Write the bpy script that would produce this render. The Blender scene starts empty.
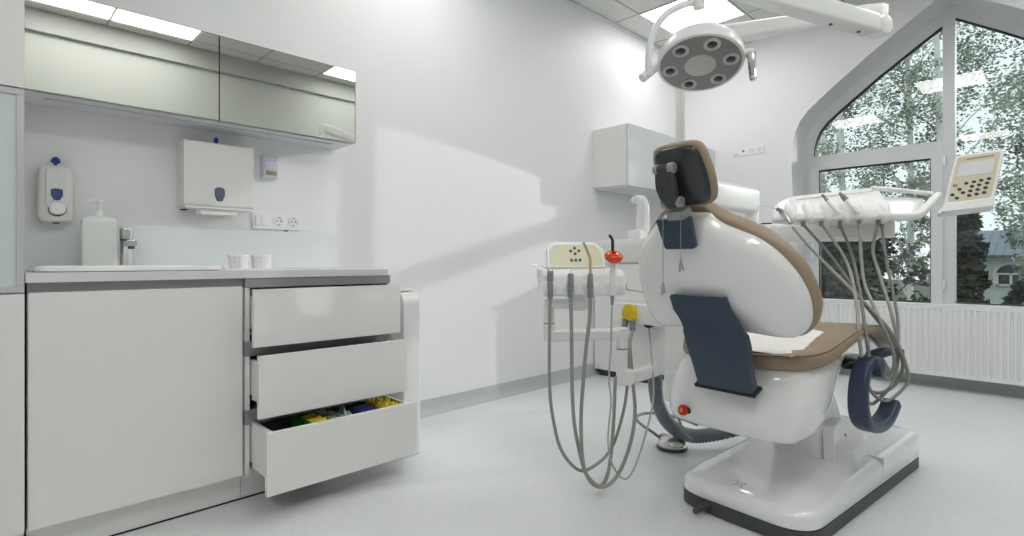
import bpy, bmesh, math, random
from mathutils import Vector, Matrix
V = Vector
R = math.radians
rng = random.Random(7)
scene = bpy.context.scene
COL = scene.collection
WM = {}                                  # world matrix of every object built

# ------------------------------------------------------------------ materials
def node_mat(name):
    m = bpy.data.materials.new(name); m.use_nodes = True
    return m, m.node_tree.nodes, m.node_tree.links, m.node_tree.nodes['Principled BSDF']
def mat(name, col, rough=0.5, metal=0.0, var=0.03, scale=6.0, bump=0.0, bscale=80.0, coat=0.0, spec=0.5, trans=0.0, ior=1.45, alpha=1.0, sheen=0.0):
    m, n, l, b = node_mat(name)
    tc = n.new('ShaderNodeTexCoord'); nz = n.new('ShaderNodeTexNoise'); nz.inputs['Scale'].default_value = scale
    nz.inputs['Detail'].default_value = 4
    l.new(tc.outputs['Object'], nz.inputs['Vector'])
    mx = n.new('ShaderNodeMix'); mx.data_type = 'RGBA'
    a = [max(0, c * (1 - var)) for c in col]; c2 = [min(1, c * (1 + var)) for c in col]
    mx.inputs[6].default_value = (*a, 1); mx.inputs[7].default_value = (*c2, 1)
    l.new(nz.outputs['Fac'], mx.inputs[0]); l.new(mx.outputs[2], b.inputs['Base Color'])
    b.inputs['Roughness'].default_value = rough; b.inputs['Metallic'].default_value = metal
    b.inputs['Specular IOR Level'].default_value = spec
    b.inputs['Coat Weight'].default_value = coat; b.inputs['Coat Roughness'].default_value = 0.05
    b.inputs['Transmission Weight'].default_value = trans; b.inputs['IOR'].default_value = ior
    b.inputs['Alpha'].default_value = alpha
    if bump:
        nb = n.new('ShaderNodeTexNoise'); nb.inputs['Scale'].default_value = bscale
        l.new(tc.outputs['Object'], nb.inputs['Vector'])
        bp = n.new('ShaderNodeBump'); bp.inputs['Strength'].default_value = bump; bp.inputs['Distance'].default_value = 0.002
        l.new(nb.outputs['Fac'], bp.inputs['Height']); l.new(bp.outputs['Normal'], b.inputs['Normal'])
    return m
def emit(name, col, s):
    m, n, l, b = node_mat(name)
    b.inputs['Base Color'].default_value = (0.9, 0.9, 0.9, 1)
    b.inputs['Emission Color'].default_value = (*col, 1); b.inputs['Emission Strength'].default_value = s
    return m
def thin_glass(name, tint, refl=0.06, rough=0.0):
    m, n, l, b = node_mat(name); n.remove(b)
    out = n['Material Output']
    t = n.new('ShaderNodeBsdfTransparent'); t.inputs[0].default_value = (*tint, 1)
    g = n.new('ShaderNodeBsdfGlossy'); g.inputs['Roughness'].default_value = rough
    fr = n.new('ShaderNodeFresnel'); fr.inputs['IOR'].default_value = 1.5
    mp = n.new('ShaderNodeMath'); mp.operation = 'MULTIPLY_ADD'; mp.inputs[1].default_value = 1.0; mp.inputs[2].default_value = refl
    l.new(fr.outputs[0], mp.inputs[0]); mp.use_clamp = True
    mx = n.new('ShaderNodeMixShader'); l.new(mp.outputs[0], mx.inputs[0]); l.new(t.outputs[0], mx.inputs[1]); l.new(g.outputs[0], mx.inputs[2])
    l.new(mx.outputs[0], out.inputs[0])
    return m
M = {}
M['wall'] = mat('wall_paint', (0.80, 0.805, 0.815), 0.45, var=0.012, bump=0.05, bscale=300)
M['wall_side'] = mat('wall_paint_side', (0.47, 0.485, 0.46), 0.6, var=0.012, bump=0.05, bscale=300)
M['cove'] = mat('grey_vinyl_cove', (0.47, 0.50, 0.51), 0.4, var=0.10, scale=220)
M['cab'] = mat('matt_warm_white_laminate', (0.80, 0.795, 0.785), 0.42, var=0.01)
M['cabgloss'] = mat('gloss_white_laminate', (0.80, 0.795, 0.785), 0.12, var=0.01, coat=0.3)
M['cabgrey'] = mat('pale_grey_laminate', (0.70, 0.71, 0.72), 0.35, var=0.01)
M['gloss_pale'] = mat('gloss_pale_front', (0.66, 0.70, 0.71), 0.06, var=0.01, coat=0.5)
M['gola'] = mat('grey_lilac_profile', (0.36, 0.34, 0.38), 0.35, var=0.04, metal=0.3)
M['top'] = mat('worktop_laminate', (0.72, 0.70, 0.74), 0.35, var=0.01)
M['dark'] = mat('dark_gap', (0.012, 0.012, 0.014), 0.7)
M['darkgrey'] = mat('dark_grey_plastic', (0.055, 0.06, 0.065), 0.45, var=0.08)
M['kick'] = mat('charcoal_kick', (0.065, 0.068, 0.072), 0.5, var=0.06)
M['mirror'] = mat('mirror_silver', (0.74, 0.755, 0.71), 0.02, metal=1.0, var=0.0)
M['frost'] = mat('frosted_glass', (0.62, 0.69, 0.70), 0.3, var=0.01)
M['alu'] = mat('brushed_aluminium', (0.33, 0.33, 0.34), 0.35, metal=0.4, var=0.03)
M['lilacframe'] = mat('pale_lilac_anodised_frame', (0.58, 0.57, 0.61), 0.3, metal=0.2, var=0.02)
M['chrome'] = mat('chrome', (0.80, 0.80, 0.81), 0.14, metal=1.0, var=0.03)
M['steel'] = mat('satin_steel', (0.50, 0.50, 0.50), 0.25, metal=1.0, var=0.08)
M['chainsteel'] = mat('bead_chain_steel', (0.30, 0.29, 0.27), 0.3, metal=0.8, var=0.1)
M['pedal'] = mat('polished_pedal_steel', (0.66, 0.65, 0.62), 0.22, metal=0.85, var=0.04)
M['brass'] = mat('aged_brass', (0.40, 0.34, 0.22), 0.35, metal=0.9, var=0.1)
M['white'] = mat('white_plastic', (0.83, 0.835, 0.835), 0.28, var=0.01, coat=0.15)
M['shell'] = mat('glossy_white_shell', (0.82, 0.82, 0.825), 0.10, var=0.008, coat=0.8)
M['ceramic'] = mat('white_ceramic', (0.84, 0.84, 0.835), 0.1, var=0.01, coat=0.5)
M['disp'] = mat('off_white_dispenser_plastic', (0.73, 0.735, 0.72), 0.35, var=0.01)
M['bluewin'] = mat('smoky_blue_plastic', (0.05, 0.09, 0.22), 0.15, var=0.15, coat=0.4)
M['greywin'] = mat('smoky_grey_plastic', (0.12, 0.14, 0.20), 0.2, var=0.15, coat=0.4)
M['bluekey'] = mat('deep_blue_plastic', (0.012, 0.03, 0.24), 0.35)
M['bottle'] = mat('translucent_bottle', (0.74, 0.77, 0.75), 0.25, var=0.01, coat=0.2)
M['lilac'] = mat('pale_lilac_plastic', (0.62, 0.63, 0.70), 0.35, var=0.01)
M['navy'] = mat('navy_soft_plastic', (0.030, 0.050, 0.083), 0.36, var=0.05, scale=10)
M['tan'] = mat('tan_leather', (0.30, 0.225, 0.15), 0.42, var=0.05, scale=12, bump=0.25, bscale=420)
M['seam'] = mat('tan_seam', (0.19, 0.14, 0.09), 0.5)
M['headshell'] = mat('black_grey_shell', (0.030, 0.033, 0.036), 0.22, var=0.06, coat=0.3)
M['link'] = mat('charcoal_link', (0.045, 0.048, 0.05), 0.4, var=0.05)
M['hose'] = mat('grey_hose_rubber', (0.30, 0.305, 0.27), 0.45, var=0.06)
M['hosedark'] = mat('dark_grey_hose_rubber', (0.17, 0.175, 0.165), 0.45, var=0.06)
M['hoselight'] = mat('light_grey_cable', (0.45, 0.45, 0.43), 0.45, var=0.05)
M['handgrey'] = mat('mid_grey_handpiece', (0.25, 0.255, 0.265), 0.4, var=0.05)
M['corr'] = mat('blue_grey_corrugated', (0.17, 0.20, 0.225), 0.28, var=0.08)
M['tantip'] = mat('tan_suction_tip', (0.52, 0.42, 0.27), 0.35, var=0.05)
M['yellow'] = mat('yellow_plastic', (0.70, 0.52, 0.015), 0.35, var=0.04)
M['red'] = mat('red_plastic', (0.55, 0.02, 0.012), 0.3, var=0.05)
M['orange'] = mat('orange_shield_plastic', (0.92, 0.06, 0.010), 0.10, var=0.05, trans=0.25, coat=0.4)
M['black'] = mat('black_plastic', (0.012, 0.012, 0.014), 0.3)
M['beige'] = mat('beige_keypad_foil', (0.62, 0.58, 0.43), 0.35, var=0.03)
M['beigepale'] = mat('pale_yellow_keypad_foil', (0.66, 0.64, 0.45), 0.3, var=0.03)
M['screen'] = mat('pale_lcd_screen', (0.72, 0.73, 0.74), 0.08, var=0.02, coat=0.6)
M['key'] = mat('dark_blue_key', (0.02, 0.025, 0.06), 0.35)
M['paper'] = mat('white_tissue_paper', (0.86, 0.85, 0.82), 0.8, var=0.02, bump=0.4, bscale=60)
M['green'] = mat('green_plastic', (0.02, 0.32, 0.04), 0.35)
M['bluebox'] = mat('navy_blue_plastic_box', (0.012, 0.025, 0.20), 0.3)
M['bag'] = mat('pale_teal_film', (0.52, 0.66, 0.68), 0.25, var=0.06)
M['drawer_in'] = mat('black_drawer_liner', (0.012, 0.012, 0.013), 0.6)
M['pvc'] = mat('white_pvc_frame', (0.66, 0.68, 0.685), 0.3, var=0.01)
M['gasket'] = mat('black_gasket', (0.02, 0.022, 0.025), 0.5)
M['rad'] = mat('radiator_enamel', (0.80, 0.81, 0.81), 0.3, var=0.01)
M['lampgrey'] = mat('lamp_face_grey', (0.26, 0.265, 0.27), 0.3, var=0.03)
M['lampmid'] = mat('lamp_centre_disc', (0.55, 0.56, 0.56), 0.35, var=0.02)
M['lens'] = mat('dark_lens', (0.01, 0.01, 0.012), 0.06, coat=0.8)
M['groove'] = mat('dark_tan_groove', (0.25, 0.21, 0.13), 0.5)
M['logo'] = mat('dark_print', (0.05, 0.05, 0.055), 0.5)
M['led'] = emit('led_panel', (1.0, 0.99, 0.97), 8.0)
M['glass'] = thin_glass('window_glass', (0.93, 0.97, 0.965), 0.05)
M['shadeband'] = mat('wall_top_shade_grey', (0.40, 0.41, 0.39), 0.6)
M['splash'] = mat('pale_mint_back_painted_glass', (0.765, 0.81, 0.805), 0.08, var=0.01, coat=0.3)
M['leaf'] = mat('birch_leaf', (0.17, 0.21, 0.15), 0.5, var=0.7, scale=1.6)
M['leafpale'] = mat('pale_poplar_leaf', (0.34, 0.39, 0.31), 0.5, var=0.7, scale=1.6)
M['leafdark'] = mat('dark_conifer_needle', (0.018, 0.034, 0.024), 0.6, var=0.5, scale=2.0)
M['trunk'] = mat('pale_birch_bark', (0.80, 0.80, 0.76), 0.7, var=0.2, scale=5)
M['trunkdark'] = mat('dark_bark', (0.06, 0.05, 0.04), 0.8, var=0.3, scale=5)
M['house'] = mat('pale_grey_render', (0.50, 0.53, 0.52), 0.8, var=0.12, scale=2)
M['housetrim'] = mat('pale_moulding', (0.66, 0.68, 0.67), 0.7, var=0.05)
M['housewin'] = mat('dark_house_pane', (0.05, 0.07, 0.08), 0.1, var=0.2)
M['ground'] = mat('lawn', (0.05, 0.08, 0.04), 0.9, var=0.4, scale=1.5)
def floor_mat():
    m, n, l, b = node_mat('speckled_pale_vinyl')
    tc = n.new('ShaderNodeTexCoord')
    a = n.new('ShaderNodeTexNoise'); a.inputs['Scale'].default_value = 170; a.inputs['Detail'].default_value = 3
    c = n.new('ShaderNodeTexNoise'); c.inputs['Scale'].default_value = 2.2; c.inputs['Detail'].default_value = 5
    l.new(tc.outputs['Object'], a.inputs['Vector']); l.new(tc.outputs['Object'], c.inputs['Vector'])
    r = n.new('ShaderNodeValToRGB'); e = r.color_ramp.elements
    e[0].position = 0.28; e[0].color = (0.68, 0.70, 0.71, 1); e[1].position = 0.60; e[1].color = (0.79, 0.805, 0.815, 1)
    l.new(a.outputs['Fac'], r.inputs[0])
    mx = n.new('ShaderNodeMix'); mx.data_type = 'RGBA'; mx.blend_type = 'MULTIPLY'; mx.inputs[0].default_value = 1
    r2 = n.new('ShaderNodeValToRGB'); e2 = r2.color_ramp.elements
    e2[0].position = 0.3; e2[0].color = (0.95, 0.955, 0.96, 1); e2[1].position = 0.7; e2[1].color = (1, 1, 1, 1)
    l.new(c.outputs['Fac'], r2.inputs[0]); l.new(r.outputs[0], mx.inputs[6]); l.new(r2.outputs[0], mx.inputs[7])
    l.new(mx.outputs[2], b.inputs['Base Color']); b.inputs['Roughness'].default_value = 0.32
    return m
M['floor'] = floor_mat()
def ceil_mat():
    m, n, l, b = node_mat('mineral_ceiling_tiles')
    tc = n.new('ShaderNodeTexCoord'); sp = n.new('ShaderNodeSeparateXYZ'); l.new(tc.outputs['Object'], sp.inputs[0])
    fac = None
    for ax, off in ((0, 0.245), (1, 3.755)):
        s = n.new('ShaderNodeMath'); s.operation = 'SUBTRACT'; s.inputs[1].default_value = off - 60.0; l.new(sp.outputs[ax], s.inputs[0])
        d = n.new('ShaderNodeMath'); d.operation = 'DIVIDE'; d.inputs[1].default_value = 0.6; l.new(s.outputs[0], d.inputs[0])
        f = n.new('ShaderNodeMath'); f.operation = 'FRACT'; l.new(d.outputs[0], f.inputs[0])
        p = n.new('ShaderNodeMath'); p.operation = 'PINGPONG'; p.inputs[1].default_value = 0.5; l.new(f.outputs[0], p.inputs[0])
        c = n.new('ShaderNodeMath'); c.operation = 'LESS_THAN'; c.inputs[1].default_value = 0.009; l.new(p.outputs[0], c.inputs[0])
        if fac is None: fac = c
        else:
            mm = n.new('ShaderNodeMath'); mm.operation = 'MAXIMUM'; l.new(fac.outputs[0], mm.inputs[0]); l.new(c.outputs[0], mm.inputs[1]); fac = mm
    nz = n.new('ShaderNodeTexNoise'); nz.inputs['Scale'].default_value = 260; l.new(tc.outputs['Object'], nz.inputs['Vector'])
    r = n.new('ShaderNodeValToRGB'); e = r.color_ramp.elements
    e[0].position = 0.32; e[0].color = (0.58, 0.585, 0.57, 1); e[1].position = 0.55; e[1].color = (0.70, 0.705, 0.69, 1)
    l.new(nz.outputs['Fac'], r.inputs[0])
    mx = n.new('ShaderNodeMix'); mx.data_type = 'RGBA'; l.new(fac.outputs[0], mx.inputs[0]); l.new(r.outputs[0], mx.inputs[6])
    mx.inputs[7].default_value = (0.20, 0.205, 0.20, 1)
    l.new(mx.outputs[2], b.inputs['Base Color']); b.inputs['Roughness'].default_value = 0.8
    return m
M['ceil'] = ceil_mat()
def roof_mat():
    m, n, l, b = node_mat('blue_metal_roof')
    tc = n.new('ShaderNodeTexCoord'); w = n.new('ShaderNodeTexWave'); w.inputs['Scale'].default_value = 1.1; w.bands_direction = 'X'
    w.inputs['Distortion'].default_value = 0.3
    l.new(tc.outputs['Object'], w.inputs['Vector'])
    r = n.new('ShaderNodeValToRGB'); e = r.color_ramp.elements
    e[0].position = 0.0; e[0].color = (0.04, 0.065, 0.10, 1); e[1].position = 0.3; e[1].color = (0.085, 0.125, 0.185, 1)
    l.new(w.outputs['Fac'], r.inputs[0]); l.new(r.outputs[0], b.inputs['Base Color']); b.inputs['Roughness'].default_value = 0.4
    return m
M['roof'] = roof_mat()

# ------------------------------------------------------------------ mesh helpers
def cat(pts, n=6, closed=False):
    P = [V(p) for p in pts]; out = []
    k = len(P); rngk = range(k if closed else k - 1)
    for i in rngk:
        if closed: a, b, c, d = P[(i - 1) % k], P[i], P[(i + 1) % k], P[(i + 2) % k]
        else: a, b, c, d = P[max(i - 1, 0)], P[i], P[i + 1], P[min(i + 2, k - 1)]
        for j in range(n):
            t = j / n
            out.append(0.5 * ((2 * b) + (-a + c) * t + (2 * a - 5 * b + 4 * c - d) * t * t + (-a + 3 * b - 3 * c + d) * t ** 3))
    if not closed: out.append(P[-1])
    return out
def rpoly(pts, rad, seg=5):
    """2-D polygon with rounded corners; rad is one radius or one per corner"""
    k = len(pts); out = []
    for i in range(k):
        p = V(pts[i]); a = V(pts[i - 1]); b = V(pts[(i + 1) % k]); r = rad[i] if isinstance(rad, (list, tuple)) else rad
        if r <= 0: out.append((p.x, p.y)); continue
        u = (a - p); w = (b - p); lu, lw = u.length, w.length; u.normalize(); w.normalize()
        ang = math.acos(max(-1, min(1, u.dot(w)))); L = min(r / math.tan(ang / 2), lu * 0.48, lw * 0.48)
        p0 = p + u * L; p1 = p + w * L
        for j in range(seg + 1):
            t = j / seg; q = p0 * (1 - t) ** 2 + p * 2 * t * (1 - t) + p1 * t * t
            out.append((q.x, q.y))
    return out
def rrect(x0, x1, y0, y1, r, seg=5): return rpoly([(x0, y0), (x1, y0), (x1, y1), (x0, y1)], r, seg)
def sell(a, b, n=2.5, N=48, cx=0, cy=0):
    o = []
    for i in range(N):
        t = 2 * math.pi * i / N; c, s = math.cos(t), math.sin(t)
        o.append((cx + a * math.copysign(abs(c) ** (2 / n), c), cy + b * math.copysign(abs(s) ** (2 / n), s)))
    return o
def axes(d):
    d = V(d).normalized(); h = V((0, 0, 1)) if abs(d.z) < 0.9 else V((1, 0, 0))
    u = d.cross(h).normalized(); return u, d.cross(u).normalized(), d

class MB:
    def __init__(self, space=None):
        self.bm = bmesh.new(); self.space = space or Matrix.Identity(4); self.flatbev = False
    def _merge(self, b, mtx=None):
        if mtx is not None: b.transform(mtx)
        me = bpy.data.meshes.new('t'); b.to_mesh(me); b.free(); self.bm.from_mesh(me); bpy.data.meshes.remove(me)
    def box(self, x0, x1, y0, y1, z0, z1, bev=0.0, seg=2, mtx=None):
        b = bmesh.new(); bmesh.ops.create_cube(b, size=1)
        for v in b.verts: v.co = V((x0 + (v.co.x + .5) * (x1 - x0), y0 + (v.co.y + .5) * (y1 - y0), z0 + (v.co.z + .5) * (z1 - z0)))
        if bev > 0: self.flatbev = True
        if bev > 0: bmesh.ops.bevel(b, geom=list(b.edges), offset=bev, segments=seg, profile=0.5, affect='EDGES', clamp_overlap=True)
        bmesh.ops.recalc_face_normals(b, faces=b.faces)
        self._merge(b, mtx); return self
    def rings(self, rings, cap0=True, cap1=True, closed=True):
        b = bmesh.new(); vr = [[b.verts.new(p) for p in r] for r in rings]
        for i in range(len(vr) - 1):
            A, B = vr[i], vr[i + 1]; n = len(A)
            for j in range(n if closed else n - 1):
                k = (j + 1) % n
                try: b.faces.new((A[j], A[k], B[k], B[j]))
                except ValueError: pass
        for c, r in ((cap0, vr[0]), (cap1, vr[-1])):
            if c and len(r) > 2:
                try: b.faces.new(r)
                except ValueError: pass
        bmesh.ops.remove_doubles(b, verts=b.verts, dist=1e-6)
        bmesh.ops.recalc_face_normals(b, faces=b.faces)
        self._merge(b); return self
    def prism(self, outline, o, U, Vv, w0, w1, bev=0.0, seg=2):
        """outline (u, v) in the plane o + u U + v V, thickness w0..w1 along U x V"""
        o, U, Vv = V(o), V(U).normalized(), V(Vv).normalized(); W = U.cross(Vv).normalized()
        b = bmesh.new()
        lo = [b.verts.new(o + U * u + Vv * v + W * w0) for u, v in outline]
        hi = [b.verts.new(o + U * u + Vv * v + W * w1) for u, v in outline]
        n = len(lo); f0 = b.faces.new(lo); f1 = b.faces.new(hi)
        for j in range(n): b.faces.new((lo[j], lo[(j + 1) % n], hi[(j + 1) % n], hi[j]))
        bmesh.ops.recalc_face_normals(b, faces=b.faces)
        if bev > 0:
            self.flatbev = True; ed = list(set(list(f0.edges) + list(f1.edges)))
            bmesh.ops.bevel(b, geom=ed, offset=bev, segments=seg, profile=0.5, affect='EDGES', clamp_overlap=True)
        self._merge(b); return self
    def lathe(self, prof, o, d=(0, 0, 1), seg=32, cap0=True, cap1=True):
        """profile of (radius, height) along d from o"""
        u, w, d = axes(d); o = V(o); rs = []
        for r, h in prof:
            r = max(r, 1e-5); rs.append([o + d * h + (u * math.cos(a) + w * math.sin(a)) * r for a in [2 * math.pi * i / seg for i in range(seg)]])
        return self.rings(rs, cap0, cap1)
    def cyl(self, p0, p1, r0, r1=None, seg=24, e=0.0):
        p0, p1 = V(p0), V(p1); r1 = r0 if r1 is None else r1; L = (p1 - p0).length
        if e > 0: prof = [(r0 - e, 0), (r0 - e * .3, e * .3), (r0, e), (r1, L - e), (r1 - e * .3, L - e * .3), (r1 - e, L)]
        else: prof = [(r0, 0), (r1, L)]
        return self.lathe(prof, p0, p1 - p0, seg)
    def tube(self, pts, r, seg=10, n=8, smooth=True):
        P = cat(pts, n) if smooth else [V(p) for p in pts]
        k = len(P); rr = r if isinstance(r, (list, tuple)) else None
        rs = []; T = (P[1] - P[0]).normalized(); u, w, _ = axes(T)
        for i, p in enumerate(P):
            T2 = (P[min(i + 1, k - 1)] - P[max(i - 1, 0)]).normalized()
            q = T.rotation_difference(T2); u = q @ u; w = q @ w; T = T2
            if rr:
                f = i / (k - 1) * (len(rr) - 1); a = int(f); b2 = min(a + 1, len(rr) - 1); ra = rr[a] + (rr[b2] - rr[a]) * (f - a)
            else: ra = r
            rs.append([p + (u * math.cos(t) + w * math.sin(t)) * ra for t in [2 * math.pi * j / seg for j in range(seg)]])
        return self.rings(rs)
    def sweep(self, path, prof, side, scale=None, twist=None):
        """profile (a, b): a along the fixed side vector, b along the path normal"""
        P = [V(p) for p in path]; S = V(side).normalized(); k = len(P); rs = []
        for i, p in enumerate(P):
            T = (P[min(i + 1, k - 1)] - P[max(i - 1, 0)]).normalized(); N = T.cross(S).normalized()
            sa, sb = scale[i] if scale else (1, 1)
            rs.append([p + S * a * sa + N * b * sb for a, b in prof])
        return self.rings(rs)
    def ball(self, c, r, sx=1, sy=1, sz=1, seg=20, mtx=None):
        b = bmesh.new(); bmesh.ops.create_uvsphere(b, u_segments=seg, v_segments=max(8, seg // 2), radius=r)
        for v in b.verts: v.co = V((v.co.x * sx, v.co.y * sy, v.co.z * sz))
        if mtx is not None: b.transform(mtx)
        for v in b.verts: v.co += V(c)
        self._merge(b); return self
    def build(self, name, m, parent=None, ang=38, flat=False):
        bm = self.bm
        bm.transform(self.space)
        if parent is not None: bm.transform(WM[parent.as_pointer()].inverted())
        for f in bm.faces: f.smooth = not flat
        for e in bm.edges:
            if len(e.link_faces) == 2: e.smooth = e.calc_face_angle(0) < R(ang)
        me = bpy.data.meshes.new(name)
        o = bpy.data.objects.new(name, me); COL.objects.link(o)
        if parent is None:
            xs = [v.co for v in bm.verts]
            c = V((sum((min(v[i] for v in xs), max(v[i] for v in xs))) / 2 for i in range(3))); c.z = min(v.z for v in xs)
            bm.transform(Matrix.Translation(-c)); o.location = c
            WM[o.as_pointer()] = Matrix.Translation(c)
        else:
            o.parent = parent; WM[o.as_pointer()] = WM[parent.as_pointer()].copy()
        bm.to_mesh(me); bm.free()
        me.materials.append(M[m] if isinstance(m, str) else m)
        if self.flatbev:                     # keep the flat faces of bevelled shapes flat
            wn = o.modifiers.new('weighted_normals', 'WEIGHTED_NORMAL'); wn.keep_sharp = True; wn.weight = 80
        return o
def tag(o, label, category, group=None, kind=None):
    o['label'] = label; o['category'] = category
    if group: o['group'] = group
    if kind: o['kind'] = kind
    return o
def empty(name, loc, label, category, rotz=0.0, group=None):
    o = bpy.data.objects.new(name, None); COL.objects.link(o); o.empty_display_size = 0.1
    o.location = loc; o.rotation_euler = (0, 0, rotz)
    WM[o.as_pointer()] = Matrix.Translation(V(loc)) @ Matrix.Rotation(rotz, 4, 'Z')
    return tag(o, label, category, group)
def struct(o, label=None, category=None):
    o['kind'] = 'structure'
    if label: o['label'] = label
    if category: o['category'] = category
    return o
CH_ROT = R(-5.5)
CH = Matrix.Translation(V((1.843, 1.94, 0))) @ Matrix.Rotation(CH_ROT, 4, 'Z')     # the chair's own axes: x to its right, y to its feet
def chw(x, y, z): return CH @ V((x, y, z))

# ------------------------------------------------------------------ room shell
XR, YB, YF, ZC, WT = 3.45, -1.75, 4.925, 2.873, 0.40
o = MB().box(-0.2, XR + 0.2, YB - 0.2, YF + WT, -0.12, 0).build('floor', 'floor'); struct(o, 'pale grey speckled vinyl floor of the whole room', 'floor')
o = MB().box(-0.2, 0, YB - 0.2, YF + WT, 0, ZC + 0.3).build('wall_left', 'wall'); struct(o, 'white painted wall behind the sink cabinets', 'wall')
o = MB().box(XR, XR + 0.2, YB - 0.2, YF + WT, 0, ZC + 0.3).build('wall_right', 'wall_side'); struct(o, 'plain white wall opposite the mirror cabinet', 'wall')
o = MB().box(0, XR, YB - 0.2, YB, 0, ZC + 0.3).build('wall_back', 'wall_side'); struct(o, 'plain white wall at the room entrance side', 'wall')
m_ = MB(); m_.box(0, XR, YB, YF, ZC, ZC + 0.05)
me_ = m_.build('ceiling', 'ceil'); struct(me_, 'suspended grey ceiling of square mineral tiles', 'ceiling')
# keep the tile grid in room coordinates
me_.data.transform(Matrix.Translation(me_.location)); me_.location = (0, 0, 0)
struct(MB().box(0, 0.02, YB, YF, ZC - 0.018, ZC).build('trim_1', 'cabgrey'))
struct(MB().box(0.02, XR, YF - 0.02, YF, ZC - 0.018, ZC).build('trim_2', 'cabgrey'))
struct(MB().box(XR - 0.04, XR, YB, YF - 0.02, 2.70, ZC).build('shade_band', 'shadeband'), 'grey board added for the shaded band atop the wall opposite the mirror')  # shade under the ceiling on this wall, painted as a darker board
def cove(name, p0, p1, nrm):
    prof = [(0, 0.0), (0.045, 0.0), (0.028, 0.006), (0.014, 0.018), (0.006, 0.04), (0.005, 0.085), (0, 0.087)]
    n = V(nrm); rs = [[V(p) + n * a + V((0, 0, b)) for a, b in prof] for p in (p0, p1)]
    o = MB().rings(rs).build(name, 'cove', ang=60); struct(o, 'grey vinyl skirting coved up the wall foot', 'skirting')
cove('baseboard_left', (0, 1.31, 0), (0, YF, 0), (1, 0, 0))
cove('baseboard_front', (0, YF, 0), (XR, YF, 0), (0, -1, 0))
# window wall with a pointed arch opening
arch_half = [(1.0, 0.50), (1.0, 1.80), (1.005, 1.90), (1.025, 1.99), (1.062, 2.075), (1.125, 2.155), (1.23, 2.245), (1.375, 2.36), (1.54, 2.487), (1.75, 2.635), (1.95, 2.772), (2.04, 2.83)]
AX = 2.04
arch = arch_half + [(2 * AX - x, z) for x, z in reversed(arch_half[:-1])]
def offset_poly(poly, d):
    n = len(poly); out = []
    for i in range(n):
        p = V(poly[i]); a = (p - V(poly[i - 1])).normalized(); b = (V(poly[(i + 1) % n]) - p).normalized()
        na, nb = V((a.y, -a.x)), V((b.y, -b.x)); m = (na + nb)
        m = m / max(0.3, (1 + na.dot(nb)))
        q = p + m * d; out.append((q.x, q.y))
    return out
def area2(p): return sum(p[i - 1][0] * p[i][1] - p[i][0] * p[i - 1][1] for i in range(len(p))) / 2
SG = 1 if area2(arch) < 0 else -1          # inward offset sign
def inset(poly, d): return offset_poly(poly, d * SG)
def holed(name, outer, hole, y0, y1, m, parent=None):
    b = bmesh.new()
    loops = []
    for lp in (outer, hole):
        vs = [b.verts.new((x, y0, z)) for x, z in lp]
        loops.append([b.edges.new((vs[i], vs[(i + 1) % len(vs)])) for i in range(len(vs))])
    bmesh.ops.triangle_fill(b, use_beauty=True, use_dissolve=False, edges=loops[0] + loops[1])
    r = bmesh.ops.extrude_face_region(b, geom=list(b.faces))
    for v in [g for g in r['geom'] if isinstance(g, bmesh.types.BMVert)]: v.co.y = y1
    bmesh.ops.recalc_face_normals(b, faces=b.faces)
    mb = MB(); mb._merge(b); return mb.build(name, m, parent, ang=30)
o = holed('wall_front', [(0, 0), (XR, 0), (XR, ZC + 0.3), (0, ZC + 0.3)], arch, YF, YF + WT, 'wall'); struct(o, 'white wall pierced by the pointed arch window', 'wall')
win = empty('window_1', (AX, YF + 0.33, 0.53), 'tall pointed arch window with white frame and opening left sash', 'window'); win['kind'] = 'structure'
Y0, Y1 = YF + 0.29, YF + 0.365
holed('window_frame', inset(arch, -0.012), inset(arch, 0.082), Y0, Y1, 'pvc', win)
gin = inset(arch, 0.068)
holed('gasket', inset(arch, 0.080), inset(arch, 0.088), Y0 + 0.012, Y1 - 0.012, 'gasket', win)
MB().box(1.975, 2.05, Y0 - 0.004, Y1, 0.50, 2.80, 0.004).build('mullion', 'pvc', win)
MB().box(1.03, 1.975, Y0 - 0.002, Y1, 1.745, 1.815, 0.004).build('transom', 'pvc', win)
sash = holed('sash', [(1.045, 0.505), (1.978, 0.505), (1.978, 1.757), (1.045, 1.757)], [(1.127, 0.578), (1.906, 0.578), (1.906, 1.688), (1.127, 1.688)], Y0 - 0.018, Y1 - 0.01, 'pvc', win)
holed('gasket', [(1.125, 0.576), (1.908, 0.576), (1.908, 1.69), (1.125, 1.69)], [(1.133, 0.584), (1.90, 0.584), (1.90, 1.682), (1.133, 1.682)], Y0 - 0.006, Y1 - 0.02, 'gasket', win)
h = MB().box(1.073, 1.095, Y0 - 0.030, Y0 - 0.018, 0.99, 1.06, 0.004); h.box(1.078, 1.09, Y0 - 0.055, Y0 - 0.043, 0.93, 1.045, 0.004); h.cyl((1.084, Y0 - 0.02, 1.03), (1.084, Y0 - 0.05, 1.03), 0.006)
h.build('handle', 'white', sash)
for z in (0.68, 1.62): MB().cyl((1.985, Y0 - 0.02, z), (1.985, Y0 - 0.02, z + 0.075), 0.009, e=0.003).build('hinge', 'white', sash)
for nm, poly in (('window_pane', [(1.12, 0.57), (1.915, 0.57), (1.915, 1.70), (1.12, 1.70)]),):
    MB().rings([[V((x, Y0 + 0.035, z)) for x, z in poly]]).build(nm, 'glass', win)
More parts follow.
